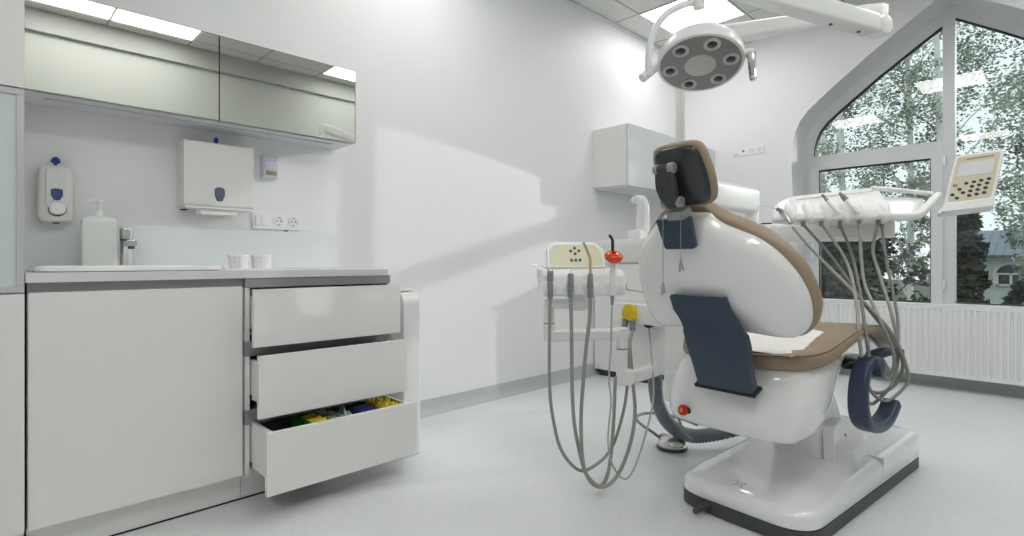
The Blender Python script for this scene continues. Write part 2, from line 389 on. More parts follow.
def clip_arch(x0, x1, z0):
    P = [(x, z) for x, z in inset(arch, 0.06) if x0 < x < x1 and z > z0 + 0.01]
    def top(x):
        Q = inset(arch, 0.06)
        for i in range(len(Q) - 1):
            a, b = Q[i], Q[i + 1]
            if min(a[0], b[0]) <= x <= max(a[0], b[0]) and abs(a[0] - b[0]) > 1e-6 and min(a[1], b[1]) > 0.6: return a[1] + (b[1] - a[1]) * (x - a[0]) / (b[0] - a[0])
        return z0
    xs = [x for x, z in P]
    P.sort(); return [(x0, z0)] + ([(x0, top(x0))] if top(x0) > z0 + .02 else []) + P + ([(x1, top(x1))] if top(x1) > z0 + .02 else []) + [(x1, z0)]
def pane(poly):
    b = bmesh.new(); b.faces.new([b.verts.new((x, Y0 + 0.035, z)) for x, z in poly]); mb = MB(); mb._merge(b); mb.build('window_pane', 'glass', win)
win_left = clip_arch(1.07, 1.985, 1.80); pane(win_left)
win_right = clip_arch(2.04, 3.03, 0.565); pane(win_right)
struct(MB().box(1.0, 3.08, YF - 0.03, YF + 0.30, 0.470, 0.499, 0.006).build('trim_3', 'pvc'), 'white sill board of the arch window', 'window sill')
# the first simple pane made from a ring needs a face
for ob in list(win.children):
    if ob.name.startswith('window_pane') and len(ob.data.polygons) == 0:
        b = bmesh.new(); b.from_mesh(ob.data); b.faces.new(b.verts[:]); b.to_mesh(ob.data); b.free()

# radiator under the window
rad = empty('radiator', (2.05, YF - 0.07, 0.08), 'white ribbed panel radiator under the arch window', 'radiator')
g = []
x = 1.10; ribs = []
while x < 3.0:
    ribs += [(x, 0.0), (x + 0.010, 0.0), (x + 0.014, 0.011), (x + 0.024, 0.011), (x + 0.028, 0.0)]; x += 0.0333
x1r = x
def rib_ring(z, k): return [V((px, YF - 0.135 + d * k, z)) for px, d in ribs] + [V((x1r, YF - 0.135, z)), V((x1r, YF - 0.115, z)), V((1.10, YF - 0.115, z))]
MB().rings([rib_ring(0.095, 0), rib_ring(0.118, 0), rib_ring(0.126, 1), rib_ring(0.556, 1), rib_ring(0.564, 0), rib_ring(0.583, 0)]).build('front_panel', 'rad', rad, ang=25)
MB().box(1.10, x1r, YF - 0.065, YF - 0.045, 0.10, 0.58, 0.004).build('back_panel', 'rad', rad)
tg = MB(); tg.box(1.095, x1r + .005, YF - 0.138, YF - 0.04, 0.583, 0.597, 0.003)
for i in range(60):
    a = 1.11 + i * 0.0315
    if a + .02 < x1r: pass
tg.build('top_grille', 'rad', rad)
for s in (1.095, x1r): MB().box(s - 0.003, s + 0.003, YF - 0.138, YF - 0.04, 0.095, 0.597, 0.001).build('side_cover', 'rad', rad)
for s in (1.3, 2.8): MB().box(s - 0.02, s + 0.02, YF - 0.046, YF - .002, 0.2, 0.5, 0.003).build('wall_bracket', 'rad', rad)

# ceiling lights
k = 0
PANELS = [(0.245, 3.755), (2.645, 3.755), (2.645, 2.555), (2.645, 0.755), (2.645, 0.155), (2.645, -1.045), (0.245, 1.355), (1.445, -1.045), (1.445, 2.555)]  # first is in view; the rest added for room fill and mirror glow
for (px, py) in PANELS:
    lab = 'square white ceiling light panel in the tiles above the corner wall cabinet' if k == 0 else 'square ceiling light panel out of view, added for fill light and the glow in the mirror'
    e = empty('ceiling_light', (px + 0.3, py + 0.3, ZC), lab, 'ceiling light', group='ceiling light panels')
    MB().box(px + 0.012, px + 0.588, py + 0.012, py + 0.588, ZC - 0.006, ZC - 0.001).build('diffuser', 'led', e)
    f = MB()
    for (a, b2, c, d) in ((px, px + .6, py, py + .012), (px, px + .6, py + .588, py + .6), (px, px + .012, py + .012, py + .588), (px + .588, px + .6, py + .012, py + .588)): f.box(a, b2, c, d, ZC - 0.008, ZC)
    f.build('frame', 'white', e); k += 1

# ------------------------------------------------------------------ cabinets along the left wall
XF = 0.50
t = empty('tall_cabinet', (0.25, -0.36, 0), 'tall white cabinet with frosted glass door at the left edge of the photo', 'cabinet')
MB().box(0.003, XF - 0.02, -0.82, 0.092, 0.10, 2.45).build('body', 'cab', t)
MB().box(0.04, XF - 0.05, -0.82, 0.092, 0, 0.10).build('plinth', 'cab', t)
MB().box(XF - 0.019, XF, -0.37, 0.092, 1.404, 2.45, 0.0015).build('upper_panel', 'cab', t)
MB().box(XF - 0.019, XF, -0.37, 0.092, 0.11, 0.804, 0.0015).build('lower_door', 'cab', t)
gd = MB()
for a, b2, c, d in ((-0.37, 0.092, 1.382, 1.40), (-0.37, 0.092, 0.808, 0.826), (-0.37, -0.352, 0.826, 1.382), (0.074, 0.092, 0.826, 1.382)): gd.box(XF - 0.019, XF, a, b2, c, d, 0.0015)
gd = gd.build('glass_door', 'lilacframe', t)
MB().box(XF - 0.012, XF - 0.005, -0.352, 0.074, 0.826, 1.382).build('glass_pane', 'frost', gd)

t = empty('mirror_cabinet', (0.1, 0.7, 1.467), 'long wall cabinet with two mirror doors above the sink', 'mirror cabinet')
MB().box(0.0, 0.186, 0.096, 1.30, 1.470, 1.818, 0.001).build('body', 'cabgrey', t)
ym = 0.696
for a, b2 in ((0.098, ym - 0.002), (ym + 0.002, 1.30)):
    MB().box(0.188, 0.208, a, b2, 1.474, 1.818).build('mirror_door', 'mirror', t)
MB().box(0.184, 0.2075, 1.3005, 1.303, 1.474, 1.8205).build('door_edge', 'darkgrey', t)
MB().box(0.184, 0.2075, 0.097, 1.3, 1.8185, 1.8205).build('top_edge', 'darkgrey', t)
MB().box(0.186, 0.1875, ym - 0.006, ym + 0.006, 1.474, 1.818).build('door_gap', 'dark', t)
MB().box(0.10, 0.135, 0.16, 1.22, 1.466, 1.4705, 0.001).build('light_strip', 'lilacframe', t)
MB().box(0.106, 0.129, 0.17, 1.21, 1.4645, 1.4665).build('strip_lens', 'cabgrey', t)

def board(name, m, parent, x0, x1, y0, y1, z0, z1, bev=0.001): return MB().box(x0, x1, y0, y1, z0, z1, bev).build(name, m, parent)
t = empty('base_cabinet', (0.24, 0.39, 0), 'white base cabinet with one wide plain door under the sink', 'cabinet')
board('body', 'cab', t, 0.003, XF - 0.022, 0.098, 0.700, 0.10, 0.80)
board('door', 'cab', t, XF - 0.020, XF, 0.100, 0.690, 0.108, 0.806, 0.0015)
board('plinth', 'cab', t, 0.04, XF - 0.055, 0.098, 0.700, 0.004, 0.10)
board('plinth_seal', 'dark', t, 0.05, XF - 0.053, 0.098, 0.700, 0.0, 0.006)
board('grip_profile', 'gola', t, 0.02, XF - 0.024, 0.098, 0.700, 0.80, 0.836)

t = empty('drawer_cabinet', (0.24, 1.01, 0), 'white drawer cabinet with three drawers pulled out in steps', 'cabinet')
bd = MB()
bd.box(0.003, XF - 0.005, 0.701, 0.717, 0.10, 0.836); bd.box(0.003, XF - 0.005, 1.302, 1.318, 0.10, 0.836); bd.box(0.003, 0.016, 0.717, 1.302, 0.10, 0.836); bd.box(0.016, XF - 0.03, 0.717, 1.302, 0.10, 0.116)
bd.build('body', 'cab', t)
board('plinth', 'cab', t, 0.04, XF - 0.055, 0.701, 1.318, 0.004, 0.10)
board('plinth_seal', 'dark', t, 0.05, XF - 0.053, 0.701, 1.318, 0.0, 0.006)
gp = MB()
for z0, z1 in ((0.80, 0.836), (0.545, 0.60), (0.29, 0.345)): gp.box(0.30, XF - 0.002, 0.700, 1.317, z0, z1, 0.001)
gp.build('grip_profile', 'gola', t)
DR = [(0.58, 0.586, 0.797, 'cabgloss', 0.75), (0.632, 0.339, 0.5615, 'cab', 0.72), (0.706, 0.087, 0.305, 'cab', 0.70)]
for i, (xf, z0, z1, m, q) in enumerate(DR):
    d = board('drawer', m, t, xf - 0.019, xf, 0.702, 1.318, z0, z1, 0.0012)
    if i == 0: d['label'] = 'glossy top drawer pulled out a little'
    if i == 1: d['label'] = 'middle drawer pulled out halfway'
    if i == 2: d['label'] = 'lowest drawer pulled out furthest and open to view'
    zt = z0 + (z1 - z0) * 0.86 if i < 2 else z1 - 0.006
    s = MB(); zb = z0 + 0.045
    x0 = xf - 0.42
    s.box(x0, xf - 0.019, 0.722, 0.735, zb, zt); s.box(x0, xf - 0.019, 1.285, 1.298, zb, zt); s.box(x0, x0 + 0.013, 0.735, 1.285, zb, zt); 
    s.build('drawer_side', 'cab', d)
    board('drawer_floor', 'drawer_in', d, x0 + 0.013, xf - 0.02, 0.735, 1.285, zb, zb + 0.012)
    ln = MB(); ln.box(x0 + .013, xf - .019, 0.735, 0.737, zb + .012, zt - .004); ln.box(x0 + .013, xf - .019, 1.283, 1.285, zb + .012, zt - .004); ln.box(xf - 0.022, xf - 0.019, 0.737, 1.283, zb + .012, zt - .004)
    ln.build('drawer_liner', 'drawer_in', d)
    for ya, yb in ((0.7175, 0.7215), (1.2985, 1.3015)): MB().box(0.10, XF + 0.004, ya, yb, zb + 0.004, zb + 0.016).build('drawer_runner', 'dark', d)

o = MB().box(0.0, XF + 0.004, 0.0935, 1.3035, 0.836, 0.865, 0.0015).build('worktop', 'top'); tag(o, 'long pale lilac grey worktop over the sink cabinets', 'worktop')
o = MB().box(0.001, 0.007, 0.096, 1.303, 0.866, 1.041, 0.001).build('splashback', 'splash'); tag(o, 'clear glass splashback strip on the wall behind the sink', 'splashback')
# things inside the lowest drawer
zb = 0.087 + 0.045 + 0.012
def tray_box(name, m, x0, x1, y0, y1, z0, h, w=0.003):
    b = MB(); b.box(x0, x1, y0, y0 + w, z0, z0 + h); b.box(x0, x1, y1 - w, y1, z0, z0 + h); b.box(x0, x0 + w, y0 + w, y1 - w, z0, z0 + h); b.box(x1 - w, x1, y0 + w, y1 - w, z0, z0 + h); b.box(x0 + w, x1 - w, y0 + w, y1 - w, z0, z0 + w)
    return b
t = empty('storage_box', (0.6, 0.93, zb), 'open box with a green rim in the lowest drawer', 'box')
tray_box('b', 'green', 0.47, 0.675, 0.885, 0.962, zb, 0.150).build('box_body', 'green', t)
t = empty('storage_box', (0.6, 1.0, zb), 'open white box next to the green rimmed box in the lowest drawer', 'box')
tray_box('b', 'white', 0.47, 0.675, 0.966, 1.03, zb, 0.142).build('box_body', 'white', t)
def crumple(name, m, c, sx, sy, sz, seed, label, cat):
    b = bmesh.new(); bmesh.ops.create_icosphere(b, subdivisions=4, radius=1); rr = random.Random(seed)
    ph = [rr.uniform(0, 6) for _ in range(6)]
    for v in b.verts:
        p = v.co.copy(); k = 1 + 0.10 * math.sin(7 * p.x + ph[0]) * math.sin(6 * p.y + ph[1]) + 0.06 * math.sin(13 * p.z + ph[2] + 9 * p.x)
        z = max(p.z, -0.75); v.co = V((p.x * sx * k, p.y * sy * k, (z + 0.75) * sz * k if z > -0.75 else 0))
    mb = MB(); mb._merge(b, Matrix.Translation(V(c))); o = mb.build(name, m, ang=25); return tag(o, label, cat)
crumple('folded_bag', 'bag', (0.575, 1.058, zb), 0.085, 0.022, 0.088, 3, 'folded pale teal plastic bag in the lowest drawer', 'bag')
o = MB().prism(sell(0.062, 0.046, 6), (0.60, 1.133, zb), (1, 0, 0), (0, 1, 0), 0, 0.150, 0.006).build('blue_container', 'bluebox'); tag(o, 'navy blue container beside the teal bag in the lowest drawer', 'container')
o = tray_box('b', 'white', 0.47, 0.675, 1.185, 1.275, zb, 0.12).build('storage_box', 'white')
tag(o, 'narrow white box under the yellow capsules at the right end of the lowest drawer', 'box')
def capsule(c, d, r=0.012, L=0.038):
    u, w, d = axes(d); return MB().lathe([(r * .3, 0), (r, r * .5), (r, L - r), (r * .75, L - r * .4), (r * .3, L)], V(c) - V(d) * L / 2, d, 12)
rr = random.Random(5)
for i in range(24):
    c = (0.655 - 0.028 * (i % 6) + rr.uniform(-.003, .003), 1.197 + 0.022 * (i // 6) + rr.uniform(-.002, .002), zb + 0.140 + rr.uniform(-.004, .008))
    a = rr.uniform(-.5, .5); o = capsule(c, (0.3 * math.cos(a), 0.2 * math.sin(a), 1)).build('yellow_capsule', 'yellow'); tag(o, 'small yellow capsule in the heap at the right end of the lowest drawer', 'capsule', 'yellow capsules in the lowest drawer')
o = MB().box(0.475, 0.67, 1.189, 1.271, zb + 0.003, zb + 0.120, 0.002).build('foam_insert', 'yellow'); tag(o, 'yellow packing block under the heap of yellow capsules', 'packing')
for i in range(3):
    c = (0.535 + 0.045 * i, 0.924); o = MB().cyl((c[0], c[1] - .030, zb + 0.132), (c[0], c[1] + .030, zb + 0.138), 0.016, e=0.003).build('yellow_roll', 'yellow'); tag(o, 'short yellow roll lying in the green rimmed box', 'roll', 'yellow rolls in the green rimmed box')
    o2 = MB().box(c[0] - .018, c[0] + .018, c[1] - .034, c[1] + .034, zb + 0.003, zb + 0.116, 0.002).build('packing_block', 'cab'); tag(o2, 'pale packing block under the yellow rolls in the green rimmed box', 'packing', 'packing blocks in the green rimmed box')
for i in range(2):
    o = MB().cyl((0.57 + i * .055, 0.998, zb + .003), (0.57 + i * .055, 0.998, zb + 0.140), 0.020, e=0.004).build('ochre_roll', 'tantip'); tag(o, 'upright ochre roll standing in the open white box', 'roll', 'ochre rolls in the white box')

# slim white bin beyond the drawers
t = empty('waste_bin', (0.3, 1.43, 0), 'slim tall white bin with rounded shoulders beside the drawer cabinet', 'bin')
pr = rrect(0.12, 0.515, 0.0, 0.755, [0.01, 0.01, 0.06, 0.05], 6)
MB().prism(pr, (0, 1.47, 0), (1, 0, 0), (0, 0, 1), 0, 0.095, 0.02, 3).build('bin_body', 'white', t)
MB().prism(rrect(0.13, 0.47, 0.757, 0.772, 0.007, 4), (0, 1.465, 0), (1, 0, 0), (0, 0, 1), 0.004, 0.085, 0.004).build('lid', 'white', t)
for z in (0.68, 0.625, 0.12): MB().box(0.466, 0.474, 1.368, 1.378, z, z + 0.03, 0.002).build('hinge', 'darkgrey', t)

# ------------------------------------------------------------------ things on and above the worktop
ZT = 0.865
t = empty('wash_basin', (0.28, 0.40, ZT), 'shallow white basin set into the worktop', 'basin')
def basin_ring(k, z): return [V((0.29 + x * k, 0.386 + y * k, z)) for x, y in sell(0.175, 0.272, 6, 64)]
MB().rings([basin_ring(0.95, ZT), basin_ring(1.0, ZT + 0.003), basin_ring(1.0, ZT + 0.014), basin_ring(0.985, ZT + 0.019), basin_ring(0.93, ZT + 0.019), basin_ring(0.90, ZT + 0.014), basin_ring(0.84, ZT + 0.002), basin_ring(0.1, ZT + 0.001)]).build('bowl', 'ceramic', t)
MB().lathe([(0.022, 0), (0.022, 0.002), (0.016, 0.003)], (0.29, 0.396, ZT + 0.001), seg=24).build('drain', 'chrome', t)
t = empty('soap_pump_bottle', (0.12, 0.317, ZT), 'square translucent pump bottle standing behind the basin', 'bottle')
def brr(a, b, z): return [V((0.10 + x, 0.317 + y, ZT + z * 1.08)) for x, y in sell(a, b, 8, 48)]
MB().rings([brr(.020, .049, 0), brr(.024, .053, .004), brr(.0245, .0535, .10), brr(.0245, .0535, .165), brr(.023, .051, .178), brr(.014, .02, .187), brr(.012, .012, .19)]).build('bottle_body', 'bottle', t, ang=50)
c = (0.10, 0.317, ZT)
pb = MB(); pb.lathe([(.016, .200), (.016, .218), (.012, .222), (.007, .224), (.007, .250), (.013, .253), (.013, .261), (.006, .264)], (c[0], c[1], c[2]), seg=20)
pb.tube([(c[0], c[1], ZT + .257), (c[0] + .012, c[1] - .016, ZT + .260), (c[0] + .022, c[1] - .034, ZT + .256), (c[0] + .024, c[1] - .039, ZT + .250)], [.006, .005, .004, .0035], 8)
pb.build('pump', 'white', t)
t = empty('faucet', (0.10, 0.40, ZT), 'short chrome basin mixer tap beside the pump bottle', 'tap')
MB().lathe([(.026, 0), (.026, .004), (.022, .008), (.0215, .110), (.023, .113)], (0.09, 0.403, ZT), seg=28).build('tap_body', 'chrome', t)
MB().prism(rrect(-.016, .016, 0, .024, .008), (0.09, 0.403, ZT + .090), (0, 1, 0), (0, 0, 1), 0.0, 0.105, .003).build('spout', 'chrome', t)
MB().cyl((0.178, 0.403, ZT + .090), (0.178, 0.403, ZT + .080), .011, e=.001).build('aerator', 'darkgrey', t)
MB().lathe([(.022, .114), (.022, .119)], (0.09, 0.403, ZT), seg=28).build('joint_ring', 'darkgrey', t)
hd = MB(); hd.lathe([(.0225, .120), (.0235, .126), (.0235, .154), (.020, .161), (.001, .162)], (0.09, 0.403, ZT), seg=28); hd.box(.09, .145, 0.397, 0.409, ZT + .150, ZT + .159, .003); hd.build('lever', 'chrome', t)
o = MB().prism(rrect(-.045, .045, -.115, .115, .01), (0.16, 0.835, ZT), (1, 0, 0), (0, 1, 0), 0, 0.004, .001).build('cup_tray', 'ceramic'); tag(o, 'flat white tray under the two cups on the worktop', 'tray')
for y, lab in ((0.787, 'left one of the two white ribbed cups on the small tray'), (0.880, 'right one of the two white ribbed cups on the small tray')):
    t = empty('cup', (0.16, y, ZT + .004), lab, 'cup', group='white cups on the worktop')
    rg = []
    for r, z in ((.037, 0), (.0385, .004), (.0405, .045), (.043, .048), (.043, .056), (.0415, .058), (.039, .056), (.037, .008), (.001, .006)):
        w_ = .0009 if .004 <= z <= .045 and r > .038 else 0
        rg.append([V((0.16 + (r + w_ * math.cos(a * 24)) * math.cos(a), y + (r + w_ * math.cos(a * 24)) * math.sin(a), ZT + .004 + z)) for a in [2 * math.pi * i / 96 for i in range(96)]])
    MB().rings(rg).build('cup_body', 'ceramic', t)
# soap dispenser
t = empty('soap_dispenser', (0.05, 0.198, 1.05), 'off-white wall soap dispenser with a blue window and push button', 'soap dispenser')
def plate(outl, x, th, bev=0.004, seg=3): return MB().prism(outl, (x, 0, 0), (0, 1, 0), (0, 0, 1), 0, th, bev, seg)
plate(rrect(0.147, 0.246, 1.040, 1.246, 0.025, 7), 0.0, 0.075, 0.016, 4).build('case', 'disp', t)
plate(rrect(0.166, 0.230, 1.092, 1.234, 0.012, 5), 0.074, 0.008, 0.004).build('cover', 'disp', t)
sh = [(-.017, .018), (-.006, .021), (.006, .021), (.017, .018), (.017, -.004), (.008, -.021), (-.008, -.021), (-.017, -.004)]
plate([(0.197 + a, 1.140 + b) for a, b in rpoly(sh, .005)], 0.080, 0.005, 0.002).build('level_window', 'bluewin', t)
MB().prism(sell(.026, .026, 2, 40, 0.198, 1.087), (0.076, 0, 0), (0, 1, 0), (0, 0, 1), 0, .004, .001).build('button_ring', 'darkgrey', t)
MB().prism(sell(.0235, .0225, 2.4, 40, 0.198, 1.089), (0.078, 0, 0), (0, 1, 0), (0, 0, 1), 0, .016, .008, 4).build('push_button', 'white', t)
plate(rrect(0.188, 0.208, 1.036, 1.043, .002), 0.03, 0.03, .001).build('nozzle', 'darkgrey', t)
kp = [(-.003, 0), (.003, 0), (.004, .012), (.013, .020), (.009, .032), (.004, .038), (-.004, .038), (-.009, .032), (-.013, .020), (-.004, .012)]
plate([(0.197 + a * 1.15, 1.243 + b) for a, b in kp], 0.030, 0.006, 0).build('key', 'bluekey', t)
# towel dispenser
t = empty('towel_dispenser', (0.05, 0.74, 1.12), 'large white paper towel dispenser on the wall above the worktop', 'towel dispenser')
MB().prism(rrect(0.0, 0.118, 1.126, 1.398, [0.002, 0.018, 0.012, 0.002], 5), (0, 0.861, 0), (1, 0, 0), (0, 0, 1), 0, 0.271, 0.006, 3).build('case', 'disp', t)
MB().box(0.006, 0.116, 0.595, 0.856, 1.118, 1.128, 0.003).build('lower_tray', 'disp', t)
MB().box(0.01, 0.05, 0.60, 0.62, 1.114, 1.119, 0.001).build('slot', 'dark', t)
sh = [(-.017, .020), (-.008, .026), (.008, .026), (.017, .020), (.018, -.002), (.009, -.026), (-.009, -.026), (-.018, -.002)]
plate([(0.724 + a, 1.182 + b) for a, b in rpoly([(a * 1.12, b * 1.12) for a, b in sh], .005)], 0.116, 0.004, 0.001).build('window_rim', 'darkgrey', t)
plate([(0.724 + a, 1.182 + b) for a, b in rpoly(sh, .005)], 0.118, 0.004, 0.001).build('level_window', 'greywin', t)
kp2 = [(-.003, 0), (.003, 0), (.003, .010), (.007, .015), (.005, .026), (-.005, .026), (-.007, .015), (-.003, .010)]
plate([(0.728 + a * 1.3, 1.394 + b * 1.5) for a, b in kp2], 0.05, 0.006, 0).build('key', 'bluekey', t)
o = MB().box(0.02, 0.10, 0.655, 0.80, 1.098, 1.1185, 0.002).build('paper_towel', 'paper'); tag(o, 'white paper towel hanging out under the towel dispenser', 'paper towel')
# small lilac dispenser and switch strip
t = empty('air_freshener', (0.03, 0.965, 1.28), 'small pale lilac wall dispenser with a steel roller beside the towel dispenser', 'dispenser')
MB().prism(rrect(0.0, 0.045, 1.285, 1.385, [0.002, .012, .008, .002], 5), (0, 0.995, 0), (1, 0, 0), (0, 0, 1), 0, 0.066, 0.004).build('case', 'lilac', t)
MB().prism(rpoly([(0.936, 1.325), (0.988, 1.325), (0.988, 1.378), (0.936, 1.378)], .012), (0.044, 0, 0), (0, 1, 0), (0, 0, 1), 0, .006, .003).build('cover', 'lilac', t)
MB().cyl((0.046, 0.942, 1.308), (0.046, 0.986, 1.308), .010, e=.001).build('roller', 'brass', t)
for y in (0.952, 0.976): MB().cyl((0.049, y, 1.365), (0.0515, y, 1.365), .0025, seg=10).build('indicator', 'darkgrey', t)
def socket(o2, c, ax, nrm):
    """a round two-pin socket insert"""
    c, ax, nrm = V(c), V(ax), V(nrm); up = V((0, 0, 1))
    fr = MB().lathe([(.0235, 0), (.0235, .004), (.0215, .006), (.0195, .006), (.0190, .0012), (.0005, .001)], c, nrm, 32).build('socket', 'white', o2)
    h = MB()
    for s in (-1, 1): h.cyl(c + ax * .0095 * s + nrm * .001, c + ax * .0095 * s + nrm * .0022, .0032, seg=12)
    h.build('pin_hole', 'dark', fr)
    cc = MB()
    for s in (-1, 1): cc.cyl(c + up * .0165 * s + nrm * .001, c + up * .0165 * s + nrm * .004, .0028, seg=8)
    cc.build('earth_clip', 'steel', fr)
t = empty('socket_strip', (0.005, 1.0, 1.05), 'white strip with rocker switches and two sockets above the worktop', 'socket strip')
plate(rrect(0.893, 1.119, 1.048, 1.129, .006), 0.0, 0.009, 0.003).build('frame', 'white', t)
for a, b2 in ((0.907, 0.931), (0.9325, 0.957)): plate(rrect(a, b2, 1.066, 1.112, .002), 0.008, 0.006, .002).build('rocker_switch', 'white', t)
for y in (1.012, 1.081):
    plate(rrect(y - .027, y + .027, 1.062, 1.116, .004), 0.008, 0.002, .0008).build('insert_plate', 'white', t)
    socket(t, (0.0095, y, 1.089), (0, 1, 0), (1, 0, 0))
plate(rrect(1.040, 1.056, 1.042, 1.048, .001), 0.004, 0.004, .001).build('clip', 'darkgrey', t)
# switch strip on the window wall
t = empty('socket_strip', (0.63, YF, 1.845), 'white strip of switch, data port and two sockets on the wall left of the window', 'socket strip')
def wplate(outl, y, th, bev=.003): return MB().prism(outl, (0, y, 0), (1, 0, 0), (0, 0, 1), 0, th, bev)
wplate(rrect(0.485, 0.775, 1.850, 1.931, .006), YF, 0.009).build('frame', 'white', t)
wplate(rrect(0.505, 0.545, 1.868, 1.914, .003), YF - .008, 0.005, .0015).build('rocker_switch', 'white', t)
wplate(rrect(0.505, 0.545, 1.866, 1.871, .001), YF - .011, 0.003, .0005).build('switch_lens', 'brass', t)
wplate(rrect(0.585, 0.601, 1.884, 1.900, .002), YF - .009, 0.003, .001).build('data_port', 'darkgrey', t)
for x in (0.665, 0.737): socket(t, (x, YF - .0085, 1.890), (1, 0, 0), (0, -1, 0))
# corner cabinets
t = empty('wall_cabinet', (0.165, 4.2, 1.45), 'pale wall cabinet high in the corner beside the window wall', 'cabinet')
ZW0, ZW1 = 1.478, 1.938
MB().box(0.0, 0.305, 3.478, YF - .005, ZW0, ZW1, .001).build('body', 'cab', t)
for a, b2 in ((3.478, 4.195), (4.198, YF - .005)): MB().box(0.308, 0.328, a, b2, ZW0 - .01, ZW1, .001).build('door', 'gloss_pale', t)
MB().box(0.012, 0.30, 3.49, YF - .01, ZW0 - .012, ZW0 - .001).build('bottom_panel', 'cabgrey', t)
t = empty('corner_cabinet', (0.27, 4.2, 0), 'white base cabinet in the corner behind the dental unit', 'cabinet')
MB().box(0.012, 0.53, 3.478, YF - .06, 0.05, 0.86, .001).build('body', 'cab', t)
for a, b2 in ((3.478, 4.16), (4.165, YF - .06)): MB().box(0.532, 0.552, a, b2, 0.06, 0.83, .001).build('door', 'gloss_pale', t)
MB().box(0.05, 0.50, 3.50, YF - .06, 0.0, 0.05).build('plinth', 'darkgrey', t)
MB().box(0.003, 0.57, 3.47, YF - .05, 0.861, 0.892, .002).build('counter', 'cabgrey', t)

# ------------------------------------------------------------------ dental chair (in the chair's own axes)
chair = empty('dental_chair', chw(0, 0.45, 0), 'tan and white dental chair with navy bracket in the middle of the room', 'dental chair', CH_ROT)
def C(): return MB(CH)
# base
def basering(k, z, dz=0, y0=-0.10, y1=1.03, w=0.243, n=5):
    return [V((x, y, z)) for x, y in sell(w * k, (y1 - y0) / 2 * (1 - (1 - k) * w / ((y1 - y0) / 2)), n, 96, 0, (y0 + y1) / 2)]
def outl(w, y0, y1, rn, rf): return rpoly([(-w, y0), (w, y0), (w, y1), (-w, y1)], [rn, rn, rf, rf], 8)
def ring_of(w, y0, y1, rn, rf, zf): return [V((x, y, zf(x, y))) for x, y in outl(w, y0, y1, rn, rf)]
C().rings([ring_of(.236, -.095, 1.03, .11, .05, lambda x, y: 0.0), ring_of(.243, -.102, 1.037, .115, .05, lambda x, y: 0.004), ring_of(.243, -.102, 1.037, .115, .05, lambda x, y: 0.044), ring_of(.238, -.097, 1.032, .115, .05, lambda x, y: 0.048)]).build('base_kick', 'kick', chair)
def lerp(a, b, t): return a + (b - a) * max(0, min(1, t))
zs = lambda k: (lambda x, y: k * lerp(0.094, 0.150, (y - 0.0) / 0.5) + (1 - k) * 0.049)
top = lambda e: (lambda x, y: lerp(0.094, 0.150, y / 0.5) + e)
wr = [ring_of(.238, -.097, 1.03, .115, .05, lambda x, y: 0.047), ring_of(.243, -.102, 1.034, .115, .05, lambda x, y: 0.052), ring_of(.242, -.10, 1.032, .115, .05, zs(.80)), ring_of(.239, -.095, 1.029, .11, .05, zs(.95)), ring_of(.230, -.086, 1.020, .10, .05, top(0.006)), ring_of(.212, -.066, 1.00, .09, .05, top(.014)), ring_of(.15, 0.0, .94, .06, .04, top(.021)), ring_of(.05, .12, .86, .03, .03, top(.024))]
C().rings(wr).build('base_cover', 'shell', chair, ang=50)
b = C(); b.rings([ring_of(.2445, .548, .5505, .0005, .0005, lambda x, y: z) for z in (0.055, 0.145)]); b.build('base_seam', 'cabgrey', chair)
b = C(); b.tube([(-.10, -.10, .030), (-.105, -.13, .028), (-.108, -.165, .026)], [.014, .013, .010], 12); b.ball((-.108, -.166, .026), .010); b.build('foot_pin', 'darkgrey', chair)
b = C(); b.prism(rrect(-.055, .055, .004, .044, .008), (-.02, -.1035, 0), (1, 0, 0), (0, 0, 1), -.001, .002, .001); b.build('pin_plate', 'kick', chair)
# printed mark on the base
b = C()
def zt(x, y): return lerp(0.094, 0.150, y / 0.5) + 0.0225 - 0.0155 * max(0, min(1, (0.045 - (y + 0.03)) / 0.07))
for k_ in range(4):
    a = math.pi / 4 + k_ * math.pi / 2
    for r_ in (0.009, 0.016, 0.022):
        x_, y_ = -.020 + r_ * math.cos(a), -.030 + r_ * math.sin(a)
        b.box(-.0020, .0020, -.0011, .0011, 0, .001, mtx=Matrix.Translation(V((x_, y_, .094 + .014 + .007 * (y_ + .066) / .066))) @ Matrix.Rotation(a, 4, 'Z'))
b.build('printed_mark', 'logo', chair)
# lift column and side cover
b = C(); b.rings([[V((x, y, z)) for x, y in sell(.105, .13, 5, 48, .0, cy)] for z, cy in ((.10, .49), (.22, .48), (.34, .40), (.50, .26))]); b.build('lift_column', 'shell', chair)
b = C(); b.prism(rpoly([(.37, .11), (.36, .275), (.42, .292), (.51, .275), (.61, .232), (.70, .160), (.735, .105)], [0, .02, .05, .06, .06, .04, .01]), (.100, 0, 0), (0, 1, 0), (0, 0, 1), 0, .040, .014, 4); b.build('pivot_cover', 'shell', chair)
b = C(); b.prism(rpoly([(.62, .14), (.71, .155), (.745, .10), (.65, .10)], .006), (.105, 0, 0), (0, 1, 0), (0, 0, 1), 0, .030, .002); b.build('pivot_gap', 'dark', chair)
b = C(); b.cyl((.139, .47, .225), (.142, .47, .225), .006, seg=14); b.build('cover_screw', 'darkgrey', chair)
b = C(); b.prism(rrect(-.12, .05, .33, .62, .02), (0, 0, .120), (1, 0, 0), (0, 1, 0), 0, .022, .004); b.build('floor_plate', 'shell', chair)
